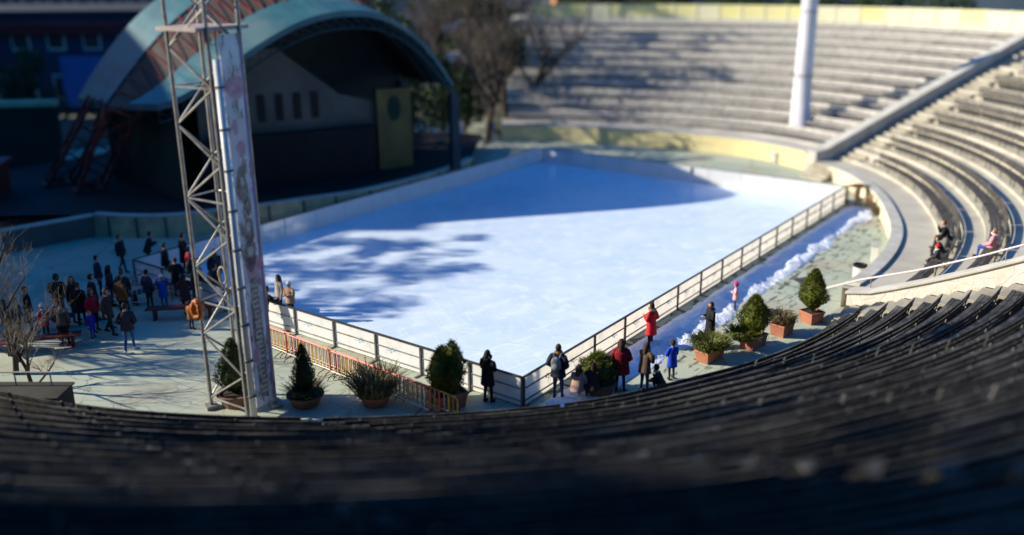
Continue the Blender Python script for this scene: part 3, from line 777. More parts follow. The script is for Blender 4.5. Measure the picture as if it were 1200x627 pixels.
# purlins over the brown middle part
mb = MB()
for i in range(1, len(A1)-1): mb.tube([A1[i]+Vector((0,0,.02)), A2[i]+Vector((0,0,.02))], .05, 4); mb.tube([A1[i]+Vector((0,0,.02)), A2[i+1]+Vector((0,0,.02))], .035, 4)
mb.build('purlin', M['redlat'], t)
# red lattice feet at the left, plain feet at the right
def latfoot(top, bot, w_, name):
    mb = MB(); e = Vector((.8,.5,0))*w_/2; f_ = ax*w_/2
    tops = [top-e-f_*1, top+e-f_, top+e+f_, top-e+f_]; bots = [bot-e*.8-f_, bot+e*.8-f_, bot+e*.8+f_, bot-e*.8+f_]
    for a, b in zip(bots, tops): mb.tube([a, b], .10, 6)
    n = 7
    for j in range(4):
        for i in range(n):
            a0, a1 = bots[j].lerp(tops[j], i/n), bots[j].lerp(tops[j], (i+1)/n)
            b0_, b1_ = bots[(j+1)%4].lerp(tops[(j+1)%4], i/n), bots[(j+1)%4].lerp(tops[(j+1)%4], (i+1)/n)
            mb.tube([a0, b1_] if i % 2 else [b0_, a1], .05, 4)
    mb.tube([bots[0]+Vector((0,0,.15)),bots[1]+Vector((0,0,.15)),bots[2]+Vector((0,0,.15)),bots[3]+Vector((0,0,.15)),bots[0]+Vector((0,0,.15))], .16, 6)
    mb.build(name, M['redlat'], t)
latfoot(Vector((A1[1].x-1.0,A1[1].y,5.9)), Vector((-23.2,49.6,.9)), 1.7, 'lattice_foot')
latfoot(Vector((A2[1].x-.3,A2[1].y-.6,5.9)), Vector((-25.6,51.0,.9)), 1.6, 'lattice_foot')
for AA in (A0, A2):
    p = AA[-1]; mb = MB(); mb.box((p.x,p.y,3.3), (.5,.5,4.5), .5); mb.build('right_foot', M['tealdark'], t)
# grey house-like back wall on the stage with dark slots
def pl(a, b, u, z): p = a.lerp(b,u); return (p.x,p.y,z)
t = thing('stage_house', 'grey gabled wall with dark slots and a yellow doorway at the back of the stage', 'wall', (-13,57,1.05), world=True)
ga, gb = Vector((-16.9,50.0,0)), Vector((-7.9,54.6,0)); dd = (gb-ga).normalized(); nn = Vector((dd.y,-dd.x,0))
mb = MB()
prof = [(0,1.05),(1,1.05),(1,5.0),(.78,5.6),(.45,8.3),(.28,8.3),(0,6.0)]
mb.sweep([[Vector(pl(ga,gb,u,z)) for u,z in prof],[Vector(pl(ga,gb,u,z))-nn*.4 for u,z in prof]]); mb.build('wall_face', M['greywall'], t)
for i in range(6):
    c = Vector(pl(ga,gb,+.14+.10*i,5.1))+nn*.03; mb = MB(); mb.box(tuple(c), (.42,.08,1.5), math.atan2(dd.y,dd.x)); mb.build('slot', M['black'], t)
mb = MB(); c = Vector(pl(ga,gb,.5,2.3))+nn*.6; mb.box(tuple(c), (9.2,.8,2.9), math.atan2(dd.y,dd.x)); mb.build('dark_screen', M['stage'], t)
yc = Vector((-7.0,54.9,0)); mb = MB(); mb.box((yc.x,yc.y,3.4), (2.1,.7,4.7), math.atan2(dd.y,dd.x)); mb.build('doorway_pier', mat('dull_yellow',(.16,.135,.05),(.11,.098,.045),.8,.9), t)
mb = MB(); c = yc+nn*.37+Vector((0,0,4.6)); mb.ell(tuple(c), (.42,.06,.75), 16, 8, rot=Matrix.Rotation(math.atan2(dd.y,dd.x),3,'Z')); mb.build('oval_window', M['greenwall'], t)

# ------------------------------------------------------------------ buildings
def building(name, label, x0, x1, y0, y1, z1, wallm, floors, cols, winm=None, roofm=None, z0=-.1, side=True, extra=None):
    t = thing(name, label, 'building', ((x0+x1)/2,(y0+y1)/2,z0), world=True)
    mb = MB(); mb.box(((x0+x1)/2,(y0+y1)/2,(z0+z1)/2), (x1-x0,y1-y0,z1-z0)); mb.build('wall', wallm, t)
    mb = MB(); mb.box(((x0+x1)/2,(y0+y1)/2,z1+.2), (x1-x0+.7,y1-y0+.7,.4)); mb.build('roof', roofm or M['coping'], t)
    fh = (z1-z0)/floors; cw = (x1-x0)/cols
    for f in range(floors):
        for c in range(cols):
            cx_, cz = x0+cw*(c+.5), z0+fh*(f+.55)
            mb = MB(); mb.box((cx_,y0-.02,cz), (cw*.5,.12,fh*.5)); fr = mb.build('window', M['whitetrim'], t)
            mb = MB(); mb.box((cx_,y0-.07,cz), (cw*.42,.06,fh*.42)); p = mb.build('pane', winm or M['glass'], t); p.parent = fr
    return t
bb = building('hall', 'long dark blue hall with a red fascia far behind the band shell', -62, -33, 86, 104, 8.6, M['bluebld'], 2, 9, roofm=mat('slate_roof',(.035,.045,.06),(.03,.035,.05),.3,.8))
mb = MB(); mb.box((-47.5,85.7,7.4), (29.2,.5,1.0)); mb.build('fascia', M['redband'], bb)
mb = MB(); mb.box((-38.5,85.5,2.8), (4.5,.3,4.5)); mb.build('gate', mat('bright_blue',(.06,.16,.45),(.05,.13,.36),.5,.5), bb)
building('apartment_block', 'dark slate apartment block rising behind the blue hall', -75, -36, 118, 135, 26, mat('slate',(.07,.09,.12),(.05,.065,.09),.2,.9), 7, 12)
building('apartment_block', 'brown apartment block between the dark slate block and the shell', -33, -17, 112, 126, 24, M['brownbld'], 7, 6)
bp_ = building('apartment_block', 'pink rendered apartment block behind the bare trees', -15, 3.5, 104, 118, 23, M['pinkbld'], 7, 6)
for f in range(5):
    mb = MB(); mb.box((-4.6,103.3,3.1+3.3*f), (5.2,1.2,.9)); mb.build('balcony', M['whitetrim'], bp_)
building('apartment_block', 'beige apartment block behind the yellow parapet', 6, 19, 124, 138, 26, M['orange'], 7, 5)
building('apartment_block', 'dark brown apartment block far behind the yellow parapet, beyond the pole', 21, 47, 130, 144, 24, M['brownbld'], 7, 9)
building('apartment_block', 'pale apartment block in the far top right corner', 49, 76, 124, 138, 24, M['beigebld'], 7, 9)
# flats outside the frame that keep the stage side and the near stand in shade
building('apartment_block', 'dark flats beyond the left side of the arena, nearer the near stand', -92, -66, 33.2, 46.6, 27.2, M['brownbld'], 9, 6)
building('apartment_block', 'taller dark flats beyond the left side of the arena, nearer the stage', -92, -66, 47.2, 84, 31.0, M['brownbld'], 8, 6)
building('apartment_block', 'tall brown flats added out of view to shade the near stand', -52, -30, -45, 13.0, 36, M['brownbld'], 10, 6)  # added out of view to keep the nearest rows dark
# deep roof and wall added behind the camera to darken the nearest rows
t = thing('shade_roof', 'added concrete roof and wall out of view, shading the near stand', 'building', (0,-6,9), world=True)
mb = MB(); mb.box((0,-14,14), (90,1,18)); mb.build('wall', M['greywall'], t)
mb = MB(); mb.box((0,-5.6,17.2), (90,16,.6)); mb.build('roof', M['greywall'], t)
for x in (-36,-18,18,36): mb = MB(); mb.lathe((x,1,3), [(.4,0),(.4,13.9)], 14); mb.build('column', M['greywall'], t)

# green wall and low light strip at the far left
t = thing('garden_wall', 'dark green wall with a pale capping at the far left edge', 'wall', (-31,58,0), world=True)
mb = MB(); mb.box((-33.5,60,2.0), (8,.5,4.2), .1); mb.build('wall_face', M['greenwall'], t)
mb = MB(); mb.box((-33.5,60,4.3), (8.1,.9,.35), .1); mb.build('capping', mat('pale_green',(.45,.50,.30),(.36,.42,.26),.8,.9), t)
t = thing('kiosk', 'dark red kiosk with a flat roof at the left edge by the stage', 'kiosk', (-28.5,47,0), world=True)
mb = MB(); mb.box((-29.2,48,1.3), (4,3,2.6), .2); mb.build('wall', M['darkred'], t)
mb = MB(); mb.box((-29.2,48,2.72), (4.5,3.5,.2), .2); mb.build('roof', M['redband'], t)
mb = MB(); mb.box((-27.4,46.7,1.5), (1.4,.1,1.0), .2); mb.build('hatch', M['black'], t)

# parapet at the top of the far terraces
s = SEC['far']; ZT = s['z0']+s['n']*s['dz']; OT = s['first']+s['n']*s['p']+.9
t = thing('parapet', 'yellow panelled parapet along the top of the far terraces', 'wall', tuple(P('far',58,OT,ZT)), world=True)
ths = samples(10, 86, 2)
mb = MB(); mb.sweep([[P('far',x,OT,ZT-.1),P('far',x,OT,ZT+.48),P('far',x,OT+.35,ZT+.48),P('far',x,OT+.35,ZT-.1)] for x in ths]); mb.build('wall_face', M['palep'], t)
x = 11.0; i = 0
random.seed(11)
while x < 85:
    y = min(x+2.6, 85.4); r_ = samples(x+.12, y-.12, .8)
    mb = MB(); hh = 1.55
    mb.sweep([[P('far',q,OT-.02,ZT+.50),P('far',q,OT-.02,ZT+hh),P('far',q,OT+.12,ZT+hh),P('far',q,OT+.12,ZT+.50)] for q in r_])
    mb.build('panel', M['yellowp'] if (x > 52 or i % 4 == 1) and i % 5 else M['palep'], t)
    mb = MB(); a = R(y); q = P('far',y,OT+.05,ZT+.8); mb.box(tuple(q), (.22,.16,1.6), a); mb.build('post', M['palep'], t)
    x = y; i += 1

# ------------------------------------------------------------------ trees
def bare_tree(name, label, base, h, seed, spread=.5, depth=5, lean=(0,0), r0=.16, group=None, barkm=None, twigm=None, start=.3, cat='tree', nmain=2, droop=0.0):
    rnd = random.Random(seed)
    t = thing(name, label, cat, base, 0, group)
    tr, cr = MB(), MB()
    def grow(p, d, l, r, lev):
        n = 4; pts = [p]; q = p; dd = d.copy()
        for i in range(n):
            dd = (dd + Vector((rnd.uniform(-1,1),rnd.uniform(-1,1),rnd.uniform(-.5,.8)))*.16).normalized()
            q = q + dd*(l/n); pts.append(q)
        rr = [r*(1-.45*i/n) for i in range(n+1)]
        (tr if lev <= 1 else cr).tube(pts, rr, 7 if lev < 2 else (4 if lev < 4 else 3), cap=False)
        if lev >= depth: return
        k = rnd.randint(3,4) if lev else 6
        for j in range(k):
            f_ = start+(1-start)*(j+rnd.random()*.7)/k if lev == 0 else .25+.75*(j+rnd.random())/k
            f_ = min(f_, 1); idx = f_*n; i0 = min(int(idx), n-1); pp = pts[i0].lerp(pts[i0+1], idx-i0)
            sd_ = Vector((rnd.uniform(-1,1),rnd.uniform(-1,1),rnd.uniform(-.2,.6)))
            nd = (dd*(1-spread)+sd_.normalized()*spread).normalized()
            nd = (nd+Vector((0,0,.25-droop))).normalized()
            grow(pp, nd, l*rnd.uniform(.50,.74), rr[min(i0+1,n)]*.68, lev+1)
    grow(Vector((0,0,-.1)), Vector((lean[0],lean[1],1)).normalized(), h*.52, r0, 0)
    tr.build('trunk', barkm or M['bark'], t, smooth=True, fix=False); cr.build('crown', twigm or M['twig'], t, fix=False)
    return t
tl = [('slim bare tree beside the right end of the band shell',(-1.8,67.5),11,.20),('bare brown tree leaning over the far corner of the ice',(-.2,71.5),12,.24),
      ('bare tree at the left end of the far terraces',(1.2,76),13,.26),('tall bare tree behind the band shell, before the pink block',(-5.5,74),13,.25),
      ('thin bare tree in front of the pink block',(-3.0,82),14,.25),('bare tree tight against the top of the far terraces',(-1.5,90),14,.28),('bare tree behind the right foot of the shell',(-8.2,78),12,.22)]
for i, (lb, (x,y), h, r_) in enumerate(tl):
    bare_tree('bare_tree', lb, (x,y,0), h, 20+i, .55, 5, r0=r_*1.2, group='bare trees beside the band shell', twigm=M['bark'] if i % 2 else M['twig'])
for i, (lb, (x,y), h) in enumerate((('bare tree outside the left edge behind the crowd',(-30,34.5),13),('second bare tree left of the crowd, by the side wall',(-28,39.5),13),('bare tree left of the near lattice tower',(-27,31),11))):
    bare_tree('bare_tree', lb, (x,y,0), h, 40+i, .6, 5, r0=.24, group='bare trees left of the rink')
bare_tree('bare_shrub', 'leafless tangled shrub with pale twigs at the left edge', (-16.2,27.6,0), 5.2, 61, .55, 5, lean=(.10,.05), r0=.10, start=.05, cat='shrub', twigm=M['paletwig'])
bare_tree('bare_shrub', 'tall pale twigged shrub behind the end wall of the near stand', (-15.0,26.3,0), 3.6, 63, .6, 5, r0=.07, start=.02, cat='shrub', twigm=M['paletwig'])
bare_tree('bare_shrub', 'smaller leafless shrub at the very left edge, behind the tangled one', (-17.9,29.6,0), 6.4, 62, .55, 5, lean=(.1,.0), r0=.11, start=.05, cat='shrub')
# evergreens that fill the dark corner; one behind the shell added to block sun
def leafy(mb, c, rad, n, size, rnd, flat=.0, shape=None):
    for i in range(n):
        while True:
            v = Vector((rnd.uniform(-1,1),rnd.uniform(-1,1),rnd.uniform(-1,1)))
            if .35 < v.length < 1: break
        v = v*(.75+.25*rnd.random())/max(.6, v.length)**.3
        if shape: 
            f_ = shape((v.z+1)/2); v = Vector((v.x*f_, v.y*f_, v.z))
        p = Vector((v.x*rad[0], v.y*rad[1], v.z*rad[2])) + Vector(c)
        d1 = Vector((rnd.gauss(0,1),rnd.gauss(0,1),rnd.gauss(0,1))).normalized(); d2 = d1.orthogonal().normalized()
        s_ = size*rnd.uniform(.6,1.4)
        mb.poly([tuple(p-d2*s_*.35), tuple(p+d1*s_*.5), tuple(p+d2*s_*.35), tuple(p-d1*s_*.5)])
def evergreen(name, label, base, h, rad, seed, m, group=None, n=1800, size=.28, cat='tree'):
    rnd = random.Random(seed); t = thing(name, label, cat, base, 0, group)
    mb = MB(); mb.tube([(0,0,0),(0,0,h*.85)], [.2,.06], 8); mb.build('trunk', M['bark'], t)
    mb = MB()
    for i in range(9):
        a = rnd.uniform(0,6.3); z = h*(.25+.7*i/9); f_ = rad*(1-.55*i/9)
        leafy(mb, (cos(a)*f_*.4, sin(a)*f_*.4, z), (f_*.8, f_*.8, h*.16), n//9, size, rnd)
    mb.build('crown', m, t, fix=False); return t
for i, (lb, x, y, h, r_) in enumerate((('dark evergreen tree behind the right foot of the shell',-5.2,69.5,6.5,2.0),('dense dark evergreen close to the right foot of the shell',-6.6,61.6,9.5,1.8),('tall dark evergreen added behind the right end of the shell roof to block sun',-10.5,63.2,12.0,2.6),('dark evergreen between the shell and the bare trees',-8.5,66.0,11.5,2.4),('dark evergreen tree at the foot of the bare trees',.2,80,8,2.4),('low dark evergreen beside the far crowd barrier',-3.6,72.8,5,2.0),('dark evergreen before the slate block, left of the shell',-36,70,7,2.8))):
    evergreen('evergreen_tree', lb, (x,y,0), h, r_, 80+i, M['coniferdark'], 'dark evergreens')
for i, (lb, x, y, h, r_) in enumerate((('tall pine outside the left edge, nearest the near stand',-31,34.6,14.0,3.0),('tall pine outside the left edge, beside the side wall',-33,38.8,15.6,3.0),('tall pine outside the left edge, behind the kiosk',-34,43,16.2,3.2),('shaggy pine added unseen to soften near stand shade, nearest the brown flats',-25,14.5,22,3.6),('shaggy pine added unseen to soften near stand shade, next to the end wall',-23,18.5,19,3.4),('shaggy pine added unseen to soften shade high beside the near stand',-20,9.5,22,3.4),('shaggy pine by the left end of the far terraces',-3.5,75.5,15.0,3.2),('tall shaggy pine behind the left end of the far terraces',-1.8,82,17.0,3.6),('shaggy pine nearest the pink block',-6.5,84,16.5,3.6),('slim shaggy pine before the pink block',-3.0,90,18,3.4),('slender pine outside the left edge, beside the kiosk',-32.5,47.0,13.5,3.0))):  # pines beside the near stand are added unseen to break up its shade
    rnd = random.Random(300+i); t = thing('pine_tree', lb, 'tree', (x,y,0), 0, 'shaggy pines')
    mb = MB(); mb.tube([(0,0,0),(.2,.1,h*.5),(.1,0,h*.97)], [.30,.22,.06], 9); mb.build('trunk', M['bark'], t); mb = MB(); bl = MB()
    for k in range(38):
        a = rnd.uniform(0,6.3); z = h*(.42+.56*rnd.random()); q = r_*rnd.uniform(.25,1)*(1.15-.6*(z/h-.42)/.56); e = (cos(a)*q, sin(a)*q, z+rnd.uniform(0,.6))
        bl.tube([(.1,0,z-.5),e], [.07,.02], 5); leafy(mb, e, (.85,.85,.22), 70, .20, rnd)
    bl.build('limbs', M['bark'], t); mb.build('crown', M['coniferdark'], t, fix=False)
# trimmed hedge behind the parapet
random.seed(4)
mid = {0:'left end',1:'left of the pole',2:'near the pole',3:'right of the pole',4:'above the straight parapet',5:'at the right edge'}
for i, th in enumerate((78,70,62,54,47,41)):
    rnd = random.Random(i); p = P('far', th, OT+3.2, ZT)
    t = thing('hedge', 'dark hedge behind the yellow parapet, %s' % mid[i], 'hedge', tuple(p), R(th), 'hedges above the far terraces')
    mb = MB(); leafy(mb, (0,0,1.7), (1.3,2.6+rnd.random(),1.9), 1500, .3, rnd); mb.build('foliage', M['coniferdark'], t, fix=False)
    mb = MB(); mb.tube([(0,-1,0),(0,-1,1.6)], .1, 6); mb.tube([(0,1,0),(0,1,1.6)], .1, 6); mb.build('stem', M['bark'], t)
#PART3
# ------------------------------------------------------------------ potted plants
def planter_round(t, r, h, m, lip=.06):
    mb = MB(); mb.lathe((0,0,0), [(r*.72,0),(r*.95,h*.85),(r*1.0+lip*.3,h*.86),(r*1.0+lip*.3,h),(r*.88,h),(r*.86,h*.82)], 20, cap=False); mb.poly([(r*.72*cos(2*pi*i/20),r*.72*sin(2*pi*i/20),.005) for i in range(20)]); mb.build('pot', m, t)
    mb = MB(); mb.lathe((0,0,h*.80), [(r*.87,0),(r*.6,.03),(.02,.05)], 16); mb.build('soil', M['soil'], t)
def planter_box(t, lx, ly, h, m):
    mb = MB(); k = .84
    def rect(sx, sy, z): return [Vector((-sx/2,-sy/2,z)),Vector((sx/2,-sy/2,z)),Vector((sx/2,sy/2,z)),Vector((-sx/2,sy/2,z))]
    mb.sweep([rect(lx*k,ly*k,0),rect(lx*.97,ly*.97,h*.82),rect(lx*1.03,ly*1.03,h*.83),rect(lx*1.03,ly*1.03,h),rect(lx*.92,ly*.92,h),rect(lx*.90,ly*.90,h*.8)])
    mb.build('pot', m, t, bevel=.012)
    mb = MB(); mb.box((0,0,h*.83), (lx*.9,ly*.9,.04)); mb.build('soil', M['soil'], t)
def cone_crown(t, z0, h, r, m, n, size, seed, egg=.35, squash=1):
    rnd = random.Random(seed); mb = MB()
    # a closed inner body so that the crown is not hollow, then many small leaf sprays on and over it
    prof = []
    for i in range(11):
        u = i/10; f_ = (sin(pi*min(1,u/egg/2)) if u < egg else ((1-u)/(1-egg))**.72); prof.append((max(.01, r*.80*f_), z0+h*u*.96))
    mb.lathe((0,0,0), prof, 14)
    for i in range(n):
        u = rnd.random()**1.15; f_ = (sin(pi*min(1,u/egg/2)) if u < egg else ((1-u)/(1-egg))**.72)
        a = rnd.uniform(0,2*pi); lump = 1+.10*sin(3*a+u*9+seed)+.07*sin(7*a-u*15)
        rr = r*f_*lump*rnd.uniform(.80,1.06); p = Vector((cos(a)*rr, sin(a)*rr, z0+h*u))
        d1 = (Vector((cos(a)*.8, sin(a)*.8, .9))+Vector((rnd.gauss(0,.4),rnd.gauss(0,.4),rnd.gauss(0,.4)))).normalized()
        d2 = d1.cross(Vector((rnd.gauss(0,1),rnd.gauss(0,1),rnd.gauss(0,1)))).normalized(); s_ = size*rnd.uniform(.6,1.4)
        mb.poly([tuple(p-d2*s_*.3), tuple(p+d1*s_*.3+d2*s_*.1), tuple(p+d1*s_), tuple(p+d2*s_*.3)])
    return mb.build('crown', m, t, fix=False)
def tuft(t, z0, r, h, m, n, seed, name='crown', spread=1.0, w_=.012):
    rnd = random.Random(seed); mb = MB()
    for i in range(n):
        a = rnd.uniform(0,2*pi); q = rnd.random()**.5*r*.6; b = Vector((cos(a)*q, sin(a)*q, z0))
        a2 = a+rnd.gauss(0,.5); o_ = rnd.uniform(.2,1)*r*spread; l = h*rnd.uniform(.5,1.1)
        e = b+Vector((cos(a2)*o_, sin(a2)*o_, l)); md = b.lerp(e,.5)+Vector((0,0,l*.15)); sd_ = Vector((-sin(a2),cos(a2),0))*w_*rnd.uniform(.7,1.6)
        mb.poly([tuple(b-sd_),tuple(b+sd_),tuple(md+sd_*1.3),tuple(md-sd_*1.3)]); mb.poly([tuple(md-sd_*1.3),tuple(md+sd_*1.3),tuple(e)])
        for k in range(2):
            p = b.lerp(e, rnd.uniform(.4,.95)); d1 = Vector((rnd.gauss(0,1),rnd.gauss(0,1),rnd.gauss(0.4,1))).normalized()*.05; mb.poly([tuple(p),tuple(p+d1+sd_),tuple(p+d1*1.6),tuple(p+d1-sd_)])
    return mb.build(name, m, t, fix=False)
GP = 'potted plants round the floor'
t = thing('potted_conifer', 'dark cone conifer in a bowl seen through the lattice tower', 'potted plant', (-8.35,25.3,0), 0, GP); planter_round(t,.55,.42,M['terradark']); cone_crown(t,.36,1.75,.52,M['coniferdark'],2600,.10,1); 
t = thing('potted_conifer', 'slim dark cone conifer rising from a wide bowl of low twigs', 'potted plant', (-6.25,25.25,0), .4, GP); planter_round(t,.55,.36,M['terradark']); cone_crown(t,.34,1.6,.34,M['coniferdark'],2200,.09,2); tuft(t,.30,.62,.38,M['dryplant'],240,3,'undergrowth')
t = thing('potted_grass', 'dry twiggy grass spilling out of a shallow bowl', 'potted plant', (-4.15,25.25,0), .2, GP); planter_round(t,.50,.36,M['terra']); tuft(t,.30,.85,.85,M['dryplant'],520,4); tuft(t,.30,.6,.45,M['bushy'],160,5,'undergrowth')
t = thing('potted_bush', 'broad leafy green bush in a square pot before the white boards', 'potted plant', (-2.0,25.15,0), .5, GP); planter_box(t,1.0,1.0,.5,M['terra'])
for k, (dx, dy, r_, h_) in enumerate(((-.22,-.1,.40,1.45),(.25,.05,.42,1.55),(.02,.28,.38,1.35),(.0,-.3,.35,1.1))):
    o = cone_crown(t,.42,h_,r_,M['bushy'],1500,.12,10+k,.5); o.location = (dx,dy,0)
t = thing('potted_shrub', 'round green shrub between the seated pair and the maroon coat', 'potted plant', (2.62,25.9,0), .1, GP); planter_round(t,.6,.4,M['terradark']); cone_crown(t,.34,.95,.62,M['bushy'],2200,.13,21,.5)
t = thing('potted_shrub', 'low spreading green shrub in a long terracotta trough', 'potted plant', (6.55,28.3,0), .75, GP); planter_box(t,1.0,.55,.42,M['terra']); tuft(t,.36,.62,.42,M['bushy'],700,22,w_=.02); tuft(t,.36,.6,.45,M['dryplant'],120,23,'dry_stems')
t = thing('potted_conifer', 'olive egg-shaped conifer with a small side shrub in a terracotta box', 'potted plant', (8.25,29.35,0), .75, GP); planter_box(t,.92,.58,.44,M['terra']); cone_crown(t,.46,1.42,.53,M['conifer'],4200,.10,24,.42); tuft(t,.42,.55,.35,M['bushy'],300,25,'side_shrub',w_=.02).location = (-.55,.1,0)
mb = MB(); mb.tube([(0,0,.4),(0,0,.8)], .05, 8); mb.build('trunk', M['bark'], t)
t = thing('potted_grass', 'brown dried heather in a terracotta tub between the two round conifers', 'potted plant', (9.55,30.45,0), .8, GP); planter_box(t,.80,.58,.46,M['terra']); tuft(t,.40,.46,.40,M['dryplant'],620,26)
t = thing('potted_conifer', 'tallest bright green egg-shaped conifer in a square terracotta pot', 'potted plant', (10.95,31.6,0), .5, GP); planter_box(t,.66,.66,.44,M['terra']); cone_crown(t,.44,1.58,.50,M['conifer'],4600,.10,27,.40)
mb = MB(); mb.tube([(0,0,.4),(0,0,.8)], .05, 8); mb.build('trunk', M['bark'], t)

# ------------------------------------------------------------------ small things on the floor
t = thing('litter_bin', 'pale round litter bin with a dark open top by the stair wall', 'bin', (14.25,35.95,0))
mb = MB(); mb.lathe((0,0,0), [(.22,0),(.24,.02),(.27,.72),(.255,.72),(.23,.05)], 20, cap=False); mb.build('body', M['plastic'], t, smooth=True)
mb = MB(); mb.lathe((0,0,.70), [(.285,0),(.285,.08),(.22,.10),(.20,.02)], 20, cap=False); mb.build('rim', M['black'], t)
mb = MB(); mb.lathe((0,0,.4), [(.24,0),(.02,.01)], 16); mb.build('liner', M['black'], t)
t = thing('utility_box', 'small white box standing against the curved cream wall', 'box', (15.95,38.75,0), R(68))
mb = MB(); mb.box((0,0,.38), (.62,.30,.76)); mb.build('body', M['whitetrim'], t, bevel=.02); mb = MB(); mb.box((0,0,.78), (.68,.36,.05)); mb.build('lid', M['coping'], t, bevel=.01)
def chair(label, x, y, a, z=0):
    t = thing('wooden_chair', label, 'chair', (x,y,z), a, 'brown chairs by the rink corner')
    mb = MB()
    for i in range(4): mb.box((0,-.18+.12*i,.45), (.44,.10,.03))
    mb.build('seat', M['brownwood'], t)
    mb = MB()
    for zz in (.62,.76,.90): mb.box((0,.22+.04*(zz-.5),zz), (.44,.025,.09))
    mb.build('backrest', M['brownwood'], t)
    for sx_, sy_ in ((-1,-1),(1,-1),(-1,1),(1,1)):
        mb = MB(); mb.tube([(sx_*.20,sy_*.20,0),(sx_*.20,sy_*.20,.44 if sy_ < 0 else .95)], .022, 5); mb.build('leg', M['brownwood'], t)
chair('brown wooden chair at the right corner of the rink boards', 18.75, 48.3, .6); chair('brown wooden chair turned sideways next to the corner chair', 19.0, 47.4, 2.2)
t = thing('table', 'small brown wooden table outside the right corner of the rink', 'table', (18.95,49.25,0), .5)
mb = MB()
for i in range(5): mb.box((0,-.34+.17*i,.93), (1.0,.15,.035))
mb.build('tabletop', M['brownwood'], t)
for sx_, sy_ in ((-1,-1),(1,-1),(-1,1),(1,1)): mb = MB(); mb.box((sx_*.42,sy_*.32,.455), (.06,.06,.91)); mb.build('leg', M['brownwood'], t)
t = thing('dry_bush', 'yellowish dead bush heaped by the rink corner chairs', 'shrub', (19.2,46.5,0)); tuft(t,0,.55,.6,M['dryplant'],500,31)
def table_bench(label, x, y, a):
    t = thing('picnic_bench', label, 'bench', (x,y,0), a, 'dark red benches among the crowd')
    mb = MB()
    for i in range(3): mb.box((0,-.16+.16*i,.45), (2.6,.145,.045))
    mb.build('seat', M['darkred'], t)
    for s_ in (-1,1): mb = MB(); mb.box((s_*1.0,0,.21), (.07,.40,.42)); mb.build('leg', M['darkred'], t)
table_bench('dark red bench right of the walking man, below the blue jacket', -12.4, 32.55, .12)
table_bench('dark red bench under the leafless shrub at the left', -16.3, 29.6, .35)
table_bench('dark red bench behind the child in the pink jacket', -17.3, 31.4, .35)
table_bench('dark red bench standing next to the tilted barrier', -14.2, 34.9, .9)
t = thing('end_wall', 'dark block wall at the left end of the near stand with a rail', 'wall', (-14.6,24.4,0), -.02)
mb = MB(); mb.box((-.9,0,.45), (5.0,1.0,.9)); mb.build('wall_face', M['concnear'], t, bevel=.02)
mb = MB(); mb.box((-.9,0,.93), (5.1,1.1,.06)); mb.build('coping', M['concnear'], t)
mb = MB(); mb.tube([(-3.2,.3,1.38),(1.2,.3,1.38)], .028, 6); mb.build('rail', M['galv'], t)
for i in range(5): mb = MB(); mb.tube([(-3.1+1.05*i,.3,.95),(-3.1+1.05*i,.3,1.38)], .022, 5); mb.build('post', M['galv'], t)
# orange ring and coil on the tower
t = thing('lifebuoy', 'orange coil of hose hanging on the left leg of the lattice tower', 'hose', tuple(TM+u1*(TW+.02)+Vector((-.02,-.14,0))+Vector((0,0,3.2))), R(-30))
mb = MB()
t['label'] = 'orange coil of hose hanging on the left leg of the lattice tower'; t.name = 'hose_coil'
mb.tube([(.15*cos(a*.35)*(1+.12*sin(a)), .05*sin(a*1.3), .24*sin(a*.35)*(1+.10*cos(a*1.7))) for a in range(0,74)], .075, 6); mb.build('coil', M['orangebuoy'], t, smooth=True)
mb = MB(); mb.tube([(0,.0,.30),(.02,.10,.42)], .02, 5); mb.build('hook', M['steel'], t)
t = thing('rope_coil', 'pale rope ring hanging inside the lattice tower', 'rope', (-8.45,25.6,4.0), R(-30))
mb = MB(); mb.tube([(.16*cos(a*.5), .02*sin(a*1.3), .26*sin(a*.5)) for a in range(0,27)], .028, 6); mb.build('coil', M['rope'], t, smooth=True)
mb = MB(); mb.tube([(0,0,.25),(0,.05,1.2)], .012, 5); mb.build('cord', M['rope'], t)
# manhole cover
t = thing('manhole_cover', 'dark diamond manhole cover in the green floor', 'manhole cover', (12.1,36.2,.004), R(20))
mb = MB(); mb.box((0,0,.008), (.62,.62,.016)); mb.build('plate', M['darksteel'], t); mb = MB(); mb.box((0,0,.004), (.74,.74,.008)); mb.build('frame', M['steel'], t)

